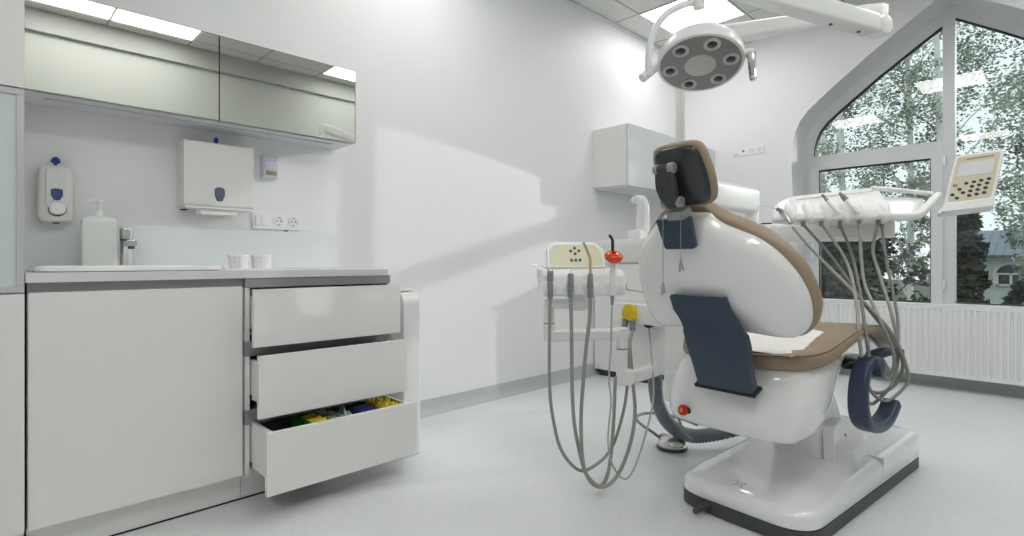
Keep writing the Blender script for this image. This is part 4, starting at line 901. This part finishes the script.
# ------------------------------------------------------------------ delivery table with keypad
dt = empty('delivery_table', (1.9578, 2.7491, 1.0594), 'white instrument delivery table on a swing arm with beige keypad over the chair seat', 'delivery table')
DA, DB = V((1.7072, 2.5507, 1.0801)), V((2.1060, 2.7288, 1.0725))
DU = DB - DA; DU.z = 0; DL = DU.length; DU.normalize(); DF = V((DU.y, -DU.x, 0))
if DF.y > 0: DF = -DF
DZ = 1.068
def dp(u, f, z): return V((DA.x, DA.y, DZ)) + DU * u + DF * f + V((0, 0, z))
dprof = rpoly([(0.0, .002), (.010, .018), (-.004, .046), (-.075, .098), (-.165, .140), (-.215, .150), (-.26, .140), (-.285, .10), (-.28, .035), (-.22, .008), (-.06, -.006)], [.006, .010, .02, .04, .04, .03, .03, .03, .03, .03, .02], 4)
rs = []
for u, k in ((.0, .22), (.004, .36), (.014, .56), (.032, .72), (.06, .84), (.09, .92), (.14, .97), (DL * .5, 1.03), (DL - .03, 1.15), (DL - .008, 1.15), (DL, 1.12)):
    rs.append([dp(u, -.055 + (f + .055) * (k ** .7), .018 + (z - .018) * k) for f, z in dprof])
MB().rings(rs).build('table_body', 'white', dt, ang=40)
rid = MB(); rid.tube([dp(.10, -.12, .117), dp(.2, -.123, .126), dp(DL - .03, -.125, .143)], .0035, 8); rid.build('ridge', 'white', dt)
NS = 6; DS = [.045 + i * (DL - .085) / (NS - 1) for i in range(NS)]
for i in range(NS):
    u = DS[i] + .026; b = MB()
    rs = []
    for k in range(15):
        s = k / 14; w = math.sin(math.pi * (0.06 + .88 * s)) ** .55
        c = dp(u - .02 * s * 0, .016 - .105 * s, .004 + .100 * s ** .85); n_ = (V((0, 0, 1)) + DF * .75).normalized()
        rs.append([c + DU * (.026 * w * math.cos(a)) + n_ * (.026 * w * math.sin(a)) for a in [2 * math.pi * j / 20 for j in range(20)]])
    b.rings(rs).build('holder_finger', 'white', dt, ang=60)
# right side frame and handle
b = MB(); b.tube([dp(DL - .03, -.16, .158), dp(DL + .06, -.175, .150), dp(DL + .15, -.185, .136), dp(DL + .205, -.185, .128)], [.012, .011, .010, .010], 12); b.build('side_rail', 'white', dt)
b = MB(); b.tube([dp(DL - .04, .0, .022), dp(DL + .02, .0, .018), dp(DL + .075, -.01, .018), dp(DL + .112, -.03, .026), dp(DL + .16, -.085, .066), dp(DL + .20, -.135, .105), dp(DL + .222, -.165, .122)], [.020, .019, .018, .018, .0175, .016, .011], 16); b.build('handle', 'white', dt)
b = MB(); b.rings([[dp(DL - .02, .0, .006), dp(DL - .02, -.19, .02), dp(DL - .02, -.19, .125), dp(DL - .02, -.06, .075)], [dp(DL + .09, -.06, .012), dp(DL + .09, -.19, .02), dp(DL + .09, -.19, .118), dp(DL + .09, -.13, .085)], [dp(DL + .17, -.15, .03), dp(DL + .17, -.20, .03), dp(DL + .17, -.195, .11), dp(DL + .17, -.175, .10)]]); b.build('side_web', 'white', dt, ang=30)
b = MB(); b.prism(rrect(0, .085, 0, .034, .003), dp(DL + .082, -.132, .045), (DU - DF * .55), V((0, 0, 1)), -.001, .0012); lab = b.build('rating_label', 'handgrey', dt)
b = MB(); b.prism(rrect(-.10, .16, -.024, .024, .022, 7), dp(DL * .74, -.11, -.035), DU, (DF + V((0, 0, 0))), -.045, .032, .012, 3); b.build('pivot_housing', 'white', dt)
# keypad panel
kbl, kbr, ktl = V((2.2969, 2.6093, 1.0862)), V((2.4391, 2.6543, 1.1019)), V((2.3244, 2.7230, 1.3068))
KU = (kbr - kbl).normalized(); KV = (ktl - kbl); KV = (KV - KU * KV.dot(KU)); KH = KV.length; KV.normalize(); KW = (kbr - kbl).length
KN = KU.cross(KV)
sk = (ktl - kbl).dot(KU)
def kq(u, v): return (u * KW + sk * v, v * KH)
def kpoly(a0, a1, b0, b1, r): return rpoly([kq(a0, b0), kq(a1, b0), kq(a1, b1), kq(a0, b1)], r, 7)
toward = 1 if KN.dot(V((2.623, 0, .9)) - kbl) > 0 else -1
fo = lambda a, b2: (a, b2) if toward > 0 else (-b2, -a)
b = MB(); b.prism(kpoly(0, 1.0, 0, 1.03, .018), kbl, KU, KV, *fo(-.026, 0), .006, 3); kp_ = b.build('keypad_case', 'white', dt)
b = MB(); b.prism(kpoly(-.02, 1.01, -.03, .13, .008), kbl, KU, KV, *fo(-.03, .012), .006, 3); b.build('keypad_sill', 'white', kp_)
b = MB(); b.prism(kpoly(.05, .92, .16, .97, .012), kbl, KU, KV, *fo(-.001, .0015)); foil = b.build('keypad_foil', 'beige', kp_)
b = MB(); b.prism(kpoly(.13, .83, .60, .85, .002), kbl, KU, KV, *fo(.0012, .0025)); b.build('lcd_screen', 'screen', foil)
b = MB(); b.prism(kpoly(.25, .80, .905, .925, .001), kbl, KU, KV, *fo(.0012, .0022)); b.build('title_stripe', 'groove', foil)
KK = [(.14, .455), (.36, .465), (.51, .475), (.65, .485), (.80, .495), (.25, .37), (.49, .395), (.63, .405), (.78, .42), (.13, .285), (.34, .30), (.48, .315), (.62, .325), (.77, .34), (.24, .215), (.48, .235), (.62, .245), (.765, .255)]
for i, (u, v) in enumerate(KK):
    b = MB(); c = kq(u, v); b.prism(sell(.0068, .0060, 2, 20, c[0], c[1]), kbl, KU, KV, *fo(.0014, .0035), .0006); b.build('key', 'key', foil)
    if i == 0:
        b = MB(); b.prism(sell(.0045, .004, 2, 16, c[0], c[1]), kbl, KU, KV, *fo(.0034, .0039)); b.build('key_lamp', 'yellow', foil)
b = MB(); b.prism(kpoly(-.08, .6, .02, .12, .006), kbl, KU, KV, *fo(-.05, -.02), .006); b.build('keypad_mount', 'white', dt)
# swing arms from the unit to the table
P0, P1, P2 = chw(-.585, .455, 1.255), V((1.3875, 3.1101, 1.2275)), V((2.0378, 3.2876, 1.0405))
P2 = dp(DL * .90, -.12, -.055); zl = 1.06; P1.z = 1.235
def beam(a, b2, h, w, name, z0a, z0b, ra=.03):
    d = (b2 - a); d.z = 0; n_ = d.normalized(); s = n_.cross(V((0, 0, 1)))
    pth = [a - n_ * .03, a - n_ * .015, a, b2, b2 + n_ * .015, b2 + n_ * .03]
    return MB().sweep(pth, rrect(-w / 2, w / 2, -h / 2, h / 2, min(h, w) * .32, 5), s, [(.6, .75), (.92, .95), (1, 1), (1, 1), (.92, .95), (.6, .75)]).build(name, 'white', dt, ang=45)
beam(P0, P1, .14, .08, 'upper_arm', 0, 0)
e1 = V((P1.x, P1.y, 0))
MB().cyl(e1 + V((0, 0, 1.01)), e1 + V((0, 0, 1.20)), .036, e=.004, seg=28).build('elbow_post', 'white', dt)
MB().cyl(e1 + V((0, 0, 1.118)), e1 + V((0, 0, 1.122)), .0365, seg=28).build('elbow_ring', 'cabgrey', dt)
beam(e1 + V((0, 0, 1.055)), V((P2.x, P2.y, 1.035)), .095, .075, 'lower_arm', 0, 0)
q_ = e1 * .85 + V((P2.x, P2.y, 0)) * .15; q_.z = 1.1025
MB().lathe([(.028, 0), (.028, .004), (.024, .005)], q_, seg=24).build('arm_cap', 'black', dt)
MB().cyl(V((P2.x, P2.y, 1.03)), V((P2.x, P2.y, 1.10)), .03).build('table_pivot', 'white', dt)
# instruments in the table
def inst(i, f0=.012, z0=.012): return dp(DS[i], f0, z0)
up = (V((0, 0, 1)) * .8 + DF * -.35 - DU * .52).normalized()
t = empty('air_water_syringe', dp(DS[0], .02, 0), 'air water syringe with long thin curved needle at the left end of the delivery table', 'syringe')
a0 = dp(DS[0] + .006, .018, .020)
b = MB(); b.cyl(a0 - up * .03, a0 + up * .035, .0085, e=.002); b.build('body', 'steel', t)
b = MB(); b.cyl(a0 + up * .035, a0 + up * .055, .0105, .0095, e=.002); b.ball(a0 + up * .056 - DU * .006, .009); b.build('head', 'handgrey', t)
b = MB(); b.tube([a0 + up * .056 - DU * .008, a0 + up * .072 - DU * .030, a0 + up * .080 - DU * .055, a0 + up * .078 - DU * .075, a0 + up * .066 - DU * .085], .0016, 8); b.build('needle', 'steel', t)
HS = {
 0: [(1.7811, 2.5689, 1.0506), (1.8414, 2.5448, 0.9777), (1.9443, 2.5068, 0.8711), (2.0409, 2.4340, 0.7866), (2.1227, 2.4031, 0.7043), (2.1754, 2.4282, 0.6242), (2.2026, 2.4845, 0.5199), (2.2085, 2.5048, 0.4499), (2.1846, 2.4805, 0.4007), (2.1548, 2.4215, 0.3756), (2.1307, 2.3541, 0.4055), (2.1126, 2.3214, 0.4557)],
 1: [(1.8276, 2.6163, 1.0550), (1.9019, 2.6064, 0.9475), (1.9791, 2.5709, 0.8458), (2.0895, 2.4264, 0.7273), (2.1519, 2.4043, 0.6503), (2.1832, 2.4362, 0.5832), (2.1973, 2.4791, 0.5123), (2.1793, 2.4751, 0.4423), (2.1496, 2.4162, 0.4094), (2.1230, 2.3462, 0.4203), (2.1101, 2.3045, 0.4726)],
 2: [(1.8927, 2.6541, 1.0603), (1.9500, 2.6269, 0.9471), (2.0022, 2.5658, 0.8587), (2.0680, 2.3759, 0.7518), (2.1185, 2.1989, 0.6581), (2.1351, 2.1587, 0.5706)],
 3: [(1.9417, 2.6898, 1.0618), (1.9915, 2.6406, 0.9255), (2.0562, 2.4781, 0.7855), (2.1178, 2.2696, 0.6877), (2.1432, 2.1956, 0.6260), (2.1532, 2.1771, 0.5706)],
 4: [(1.9750, 2.7095, 1.0611), (2.0450, 2.5809, 0.8386), (2.0980, 2.4636, 0.7489), (2.1415, 2.3936, 0.6801), (2.1669, 2.3910, 0.6159), (2.1780, 2.4309, 0.5459), (2.1732, 2.4403, 0.4918), (2.1551, 2.4362, 0.4559), (2.1391, 2.4055, 0.4918), (2.1283, 2.3659, 0.5440)],
 5: [(2.0203, 2.7414, 1.0626), (2.0539, 2.7042, 0.9467), (2.0938, 2.6306, 0.8386), (2.1322, 2.5556, 0.7539), (2.1621, 2.5004, 0.6736), (2.1798, 2.4899, 0.5807), (2.1772, 2.4872, 0.5009), (2.1661, 2.4616, 0.4348), (2.1391, 2.4055, 0.3869), (2.1205, 2.3580, 0.3697), (2.1049, 2.3278, 0.4018)],
}
hose0 = HS[0]
MB().tube(HS[0], .0060, 10, 9).build('hose', 'hose', t)
LAB = ['', 'empty hose connector of the second slot on the delivery table', 'hose of the third slot on the delivery table running straight down to the armrest', 'grey tipped handpiece standing fourth from the left in the delivery table', 'thicker grey nosed handpiece standing fifth from the left in the delivery table', 'hose of the right end slot on the delivery table']
for i in range(1, 6):
    if i in (3, 4):
        t = empty('dental_handpiece', dp(DS[i], .02, 0), LAB[i], 'handpiece', group='handpieces on the delivery table')
        a0 = dp(DS[i] - .006, .020, .036)
        b = MB()
        if i == 3: b.cyl(a0 - up * .004, a0 + up * .075, .0095, .0085, e=.002)
        else: b.cyl(a0 - up * .004, a0 + up * .075, .0105, .0095, e=.002)
        b.build('body', 'white', t)
        b = MB()
        if i == 3: b.cyl(a0 + up * .075, a0 + up * .088, .0080, .007); b.cyl(a0 + up * .088, a0 + up * .112, .0055, .0062, e=.001)
        else: b.lathe([(.0105, 0), (.0115, .006), (.0105, .022), (.006, .042), (.005, .044)], a0 + up * .074, up, 20)
        b.build('nose', 'handgrey', t)
        b = MB(); b.cyl(dp(DS[i], .010, .006), dp(DS[i], .012, -.03), .008, .007); b.build('strain_relief', 'hosedark', t)
        MB().tube([dp(DS[i], .014, -.012)] + HS[i][1:], .0064 if i == 4 else .0062, 10, 9).build('hose', 'hosedark' if i == 3 else 'hose', t)
    else:
        t = empty('instrument_hose', dp(DS[i], .02, 0), LAB[i], 'hose', group='hoses without handpiece on the delivery table')
        MB().tube([dp(DS[i], .006, -.006)] + HS[i][1:], .0062, 10, 9).build('hose', 'hosedark' if i in (1,) else 'hose', t)
        b = MB(); b.cyl(dp(DS[i], .006, .006), dp(DS[i], .008, -.016), .0095, .0085); b.build('connector', 'hosedark', t)
t = empty('instrument_hose', (2.0766, 2.7702, 1.0634), 'thin hose hanging furthest right under the delivery table', 'hose', group='hoses without handpiece on the delivery table')
MB().tube([(2.0697, 2.7775, 1.0684), (2.0843, 2.7495, 0.9682), (2.1030, 2.7258, 0.8706), (2.1266, 2.6927, 0.7719), (2.1483, 2.6577, 0.6686), (2.1540, 2.6349, 0.5823), (2.1527, 2.6051, 0.5055), (2.1460, 2.5697, 0.4617), (2.1332, 2.4995, 0.5087), (2.1191, 2.4565, 0.5431)], .0056, 10, 9).build('hose', 'hose', t)
b = MB(); V0 = V((2.0697, 2.7775, 1.0684)); b.cyl(V0 + V((0, 0, .02)), V0 + V((0, 0, -.02)), .009, .008); b.build('connector', 'hosedark', t)

# ------------------------------------------------------------------ operating light
ol = empty('operating_light', chw(-.585, .455, 1.98), 'round six-lens operating light hanging over the chair on a jointed white arm', 'operating light')
PT = chw(-.585, .455, 1.972); EJ = V((2.0819, 2.6899, 1.9512)); EJ2 = V((2.0837, 2.6632, 1.8714))
d_ = (EJ - PT); L_ = d_.length; n_ = d_.normalized()
s_ = V((n_.y, -n_.x, 0)).normalized()
PTa = PT.copy()
b = MB(); b.sweep([PT - n_ * .05, PT - n_ * .03, PT, PT + d_ * .2, EJ - n_ * .02, EJ + n_ * .015, EJ + n_ * .03], rrect(-.034, .034, -.045, .045, .022, 5), s_, [(.6, .7), (.95, .95), (1, 1), (1, 1), (.85, .55), (.75, .45), (.4, .3)]); b.build('fixed_arm', 'white', ol, ang=50)
b = MB(); b.cyl(PT + V((0, 0, -.05)), PT + V((0, 0, .03)), .03, e=.004); b.build('arm_collar', 'white', ol)
b = MB(); b.cyl(EJ2 + V((0, 0, -.005)), EJ + V((0, 0, .012)), .030, e=.004, seg=28); b.build('elbow_post', 'white', ol)
LT = V((1.7116, 1.8269, 1.9077)); d2 = LT - EJ2; n2 = d2.normalized(); s2 = V((n2.y, -n2.x, 0)).normalized()
b = MB(); b.cyl(EJ2 - s2 * .036, EJ2 + s2 * .036, .040, e=.010, seg=28); b.build('elbow_joint', 'white', ol)
b = MB(); b.sweep([EJ2 + n2 * .03, EJ2 + n2 * .05, EJ2 + d2 * .3, EJ2 + d2 * .9, EJ2 + d2 * .97, LT], rrect(-.038, .038, -.040, .040, .016, 5), s2, [(.8, .8), (1, 1), (1, 1), (.8, .8), (.75, .75), (.5, .5)]); sa_ = b.build('spring_arm', 'white', ol, ang=50)
b = MB()
for k in (.13, .30):
    b.cyl(EJ2 + d2 * k + V((0, 0, -.041)), EJ2 + d2 * k + V((0, 0, -.0445)), .007, seg=12)
b.build('arm_screw', 'darkgrey', sa_)
LC = V((1.7046, 1.8484, 1.6124))
b = MB(); b.cyl(V((1.7068, 1.8364, 1.8020)), LT + V((0, 0, .01)), .0205, e=.003, seg=24); b.build('drop_post', 'white', ol)
vh = V((2.623 - LC.x, -LC.y, 0)).normalized(); tilt = R(68 - 90)
LN = (vh * math.cos(R(68)) + V((0, 0, -1)) * math.sin(R(68))).normalized()      # the lamp looks down and a little to the door
b = MB(); b.lathe([(.02, -.076), (.075, -.073), (.115, -.066), (.138, -.052), (.148, -.030), (.150, .0), (.148, .007), (.144, .008)], LC, LN, 64); head = b.build('lamp_head', 'white', ol, ang=50)
b = MB(); b.lathe([(.145, .002), (.145, .0075), (.120, .0095), (.06, .0105), (.001, .0105)], LC, LN, 64); face = b.build('lamp_face', 'lampgrey', head)
b = MB(); b.lathe([(.054, .0100), (.054, .0125), (.052, .0135), (.001, .0135)], LC, LN, 40); b.build('centre_disc', 'lampmid', face)
lu = V((1.8362, 1.9111, 1.6046)) - LC; lu = (lu - LN * lu.dot(LN)).normalized(); lw = LN.cross(lu)
for k_ in range(6):
    a = R(8 + 60 * k_); c = LC + (lu * math.cos(a) + lw * math.sin(a)) * .104
    b = MB(); b.lathe([(.0285, .006), (.028, .0125), (.0255, .0145), (.020, .0135), (.0180, .0115)], c, LN, 28); pod = b.build('lens_pod', 'lampmid', face)
    b = MB(); b.lathe([(.0178, .010), (.016, .0125), (.010, .0145), (.001, .0155)], c, LN, 28); b.build('lens', 'lens', pod)
# handle on the right, yoke on the left
hb = LC + lu * .160 + LN * -.020
b = MB(); b.cyl(LC + lu * .135 + LN * -.02, hb + lu * .018 + LN * -.004, .016, .014, e=.003); b.build('handle_mount', 'white', head)
he = V((1.8985, 1.8319, 1.5044)); b = MB(); b.cyl(hb + lu * .010 + LN * .004, he, .0150, .0110, e=.003, seg=24); b.build('handle', 'chrome', head)
ly0, ly1 = V((1.5476, 1.7169, 1.5633)), V((1.6189, 1.7753, 1.5835))
b = MB(); b.cyl(ly0, LC - lu * .135 + LN * -.022, .0165, e=.003, seg=24); b.build('tilt_joint', 'white', ol)
b = MB(); b.tube([(1.5681, 1.7306, 1.5707), (1.5676, 1.7301, 1.6360), (1.5822, 1.7378, 1.7245), (1.6139, 1.7630, 1.7855), (1.6618, 1.8047, 1.8210), (1.7045, 1.8411, 1.8312)], .0125, 14, 8); yk = b.build('yoke', 'white', ol)
b = MB(); 
for yy in (62.5, 66): 
    c = V((1.5783, 1.7239, 1.6026)); c.z = V((1.5783, 1.7239, 1.6153)).z if yy < 64 else c.z; b.ball(c, .0018, seg=8)
b.build('yoke_screw', 'darkgrey', yk)

# ------------------------------------------------------------------ outside the window
GZ = -3.6
o = MB().box(-60, 75, 5.6, 160, GZ - 0.2, GZ).build('lawn', 'ground'); struct(o, 'ground outside the window', 'ground')
def leaf_mesh(spots, s0, s1, rr, flat=.5):
    vs, fs = [], []
    for c in spots:
        s = rr.uniform(s0, s1); a = V((rr.gauss(0, 1), rr.gauss(0, 1), rr.gauss(0, flat))).normalized(); b2 = a.cross(V((rr.gauss(0, 1), rr.gauss(0, 1), rr.gauss(0, 1)))).normalized()
        k = len(vs); vs += [c - a * s, c + b2 * s * .55, c + a * s, c - b2 * s * .55]; fs.append((k, k + 1, k + 2, k + 3))
    return vs, fs
def mesh_child(name, vs, fs, m, parent):
    me = bpy.data.meshes.new(name); inv = WM[parent.as_pointer()].inverted()
    me.from_pydata([inv @ v for v in vs], [], fs); o = bpy.data.objects.new(name, me); COL.objects.link(o); o.parent = parent; me.materials.append(M[m]); return o
def tree(x, y, h, r, n, label, leaf='leaf', trunk='trunk', seed=1, base=.12, s=(.10, .22), clusters=60, shape='round', group=None, name='tree'):
    rr = random.Random(seed); e = empty(name, (x, y, GZ), label, 'tree', group=group)
    spots = []; br = []
    for i in range(clusters):
        f = base + (1 - base) * (i + rr.random()) / clusters
        if shape == 'cone': rad = r * (1.02 - f) / (1 - base) 
        elif shape == 'column': rad = r * min(1, 3.0 * (f - base) + .3) * min(1, (1.02 - f) * 3.0 + .1)
        else: rad = r * math.sin(math.pi * min(1, max(.05, (f - base) / (1 - base)))) ** .6
        a = rr.uniform(0, 6.283); q = rad * math.sqrt(rr.uniform(.05, 1))
        c = V((x + q * math.cos(a), y + q * math.sin(a), GZ + h * f)); br.append(c)
        cr = max(.20, rad * .27)
        for j in range(n // clusters):
            d = V((rr.gauss(0, 1), rr.gauss(0, 1), rr.gauss(0, .9))).normalized() * cr * rr.random() ** .5
            spots.append(c + d)
    vs, fs = leaf_mesh(spots, s[0], s[1], rr); mesh_child('crown', vs, fs, leaf, e)
    b = MB(); b.tube([(x, y, GZ), (x + .1, y, GZ + h * .4), (x - .05, y + .05, GZ + h * .75), (x, y, GZ + h * .97)], [.10, .08, .05, .02], 8, 5)
    for c in br[::3]:
        z0 = max(GZ + h * base * .6, c.z - abs(c.x - x) * .8 - .6); b.tube([(x, y, z0), ((x + c.x) / 2, (y + c.y) / 2, (z0 + c.z) / 2 + .1), c], [.03, .02, .008], 5, 3)
    b.build('trunk', trunk, e)
TG = 'pale trees outside the window'
TS = [(-1.9, 17.5, 15.5, 1.5, 'leftmost pale leafy tree outside the arch window', 11), (-0.55, 19.0, 16.5, 1.5, 'pale trunked tree outside the upper left pane, second from the left', 12), (0.25, 18.0, 16.5, 1.4, 'pale trunked tree outside the window just left of the mullion', 13), (2.2, 20.5, 15.5, 1.6, 'pale leafy tree outside the right pane beside the mullion', 14), (2.75, 14.5, 11.5, 1.3, 'leafy tree outside the far right of the window', 15), (-3.6, 22.0, 14, 1.7, 'distant pale tree partly behind the left window reveal', 16)]
for (x, y, h, r, lab, sd) in TS: tree(x, y, h, r, 13000, lab, 'leafpale' if sd % 2 else 'leaf', 'trunk', sd, .25, (.025, .065), 110, 'column', TG)
tree(-1.3, 13.5, 5.8, 1.5, 6000, 'dark bushy conifer added behind the lower left sash for its dark reflection', 'leafdark', 'trunkdark', 21, .02, (.05, .11), 70, 'round', None, 'conifer')  # added conifers stand in for the dark room reflection in the left sash
tree(-0.2, 12.2, 5.3, 1.0, 6000, 'dark conifer added behind the lower right of the left sash for its dark reflection', 'leafdark', 'trunkdark', 24, .02, (.06, .13), 70, 'round', None, 'conifer')
tree(-0.75, 15.0, 5.6, 1.3, 6000, 'dark conifer added behind the gap between the other two to keep the left sash dark', 'leafdark', 'trunkdark', 27, .02, (.05, .11), 70, 'round', None, 'conifer')
tree(1.27, 13.2, 5.5, 0.42, 7000, 'tall dark conifer outside the right pane beside the mullion', 'leafdark', 'trunkdark', 22, .02, (.06, .13), 80, 'column', None, 'conifer')
tree(2.1, 15.0, 4.0, 0.75, 5000, 'low dark green bush in front of the house outside', 'leafdark', 'trunkdark', 23, .05, (.06, .13), 60, 'round', None, 'bush')
# house with blue roof
hx0, hx1, hy, hz = -1.2, 6.5, 30.0, 1.12
hs = empty('house', (2.6, hy + 3, GZ), 'pale house with blue metal roof and arched windows outside', 'house')
b = MB(); b.box(hx0, hx1, hy, hy + 7, GZ, hz); b.build('walls', 'house', hs)
b = MB(); b.rings([[V((x, hy - .5, hz + .02)), V((x, hy + 3.5, hz + 1.2)), V((x, hy + 7.5, hz + .02)), V((x, hy + 7.5, hz - .1)), V((x, hy - .5, hz - .1))] for x in (hx0 - .4, hx1 + .4)]); b.build('roof', 'roof', hs, ang=20)
b = MB(); b.box(hx0 - .1, hx1 + .1, hy - .18, hy, hz - .20, hz - .05, .04)
for i in range(14): b.box(hx0 + .2 + i * .55, hx0 + .34 + i * .55, hy - .42, hy, hz - .14, hz - .04)
b.build('cornice', 'housetrim', hs)
b = MB(); b.box(hx0, hx1, hy - .06, hy, -1.05, -.85, .02); b.build('string_course', 'housetrim', hs)
for wx in (-.75, 1.10, 3.0, 4.9):
    ar = [(-.45, 0), (.45, 0), (.45, .48)] + [(.45 * math.cos(a), .48 + .40 * math.sin(a)) for a in [math.pi * k / 14 for k in range(1, 14)]] + [(-.45, .48)]
    b = MB(); b.prism([(x * 1.22, z * 1.07 - .03) for x, z in ar], (wx, hy - .08, -.12), (1, 0, 0), (0, 0, 1), -.07, .02, .02); sr = b.build('window_surround', 'housetrim', hs)
    b = MB(); b.prism(ar, (wx, hy - .085, -.12), (1, 0, 0), (0, 0, 1), 0, .03); b.build('pane', 'housewin', sr)
    b = MB(); b.box(wx - .04, wx + .04, hy - .14, hy - .10, -.12, .40); b.box(wx - .45, wx + .45, hy - .14, hy - .10, .34, .41); b.box(wx - .45, wx - .38, hy - .14, hy - .10, -.12, .38); b.box(wx + .38, wx + .45, hy - .14, hy - .10, -.12, .38); b.box(wx - .45, wx + .45, hy - .14, hy - .10, -.12, -.05); b.build('frame', 'pvc', sr)

# ------------------------------------------------------------------ light and camera
w = bpy.data.worlds.new('World'); scene.world = w; w.use_nodes = True
bg = w.node_tree.nodes['Background']; bg.inputs[0].default_value = (0.86, 0.95, 0.97, 1); bg.inputs[1].default_value = 1.05
sun = bpy.data.lights.new('sun', 'SUN'); sun.energy = 0.85; sun.angle = R(0.4); sun.color = (1, 0.98, 0.94)
so = bpy.data.objects.new('sun', sun); COL.objects.link(so)
so.rotation_euler = V((-1.0, -1.9, -0.52)).to_track_quat('-Z', 'Y').to_euler(); so.location = (9, 14, 7)
cam = bpy.data.cameras.new('camera'); co = bpy.data.objects.new('camera', cam); COL.objects.link(co)
co.location = (2.623, 0, 0.9); co.rotation_euler = (R(90), 0, R(45.55))
cam.sensor_width = 36; cam.lens = 36 * 542 / 1024; cam.shift_y = -7 / 1024; cam.clip_start = 0.02; cam.clip_end = 300
scene.camera = co
scene.view_settings.view_transform = 'Standard'; scene.view_settings.look = 'None'; scene.view_settings.gamma = 1
scene.view_settings.use_curve_mapping = False; scene.view_settings.exposure = 0.13
scene.cycles.use_denoising = True; scene.cycles.max_bounces = 10; scene.cycles.diffuse_bounces = 6; scene.cycles.transparent_max_bounces = 12
scene.cycles.caustics_reflective = False; scene.cycles.caustics_refractive = False; scene.cycles.sample_clamp_indirect = 4
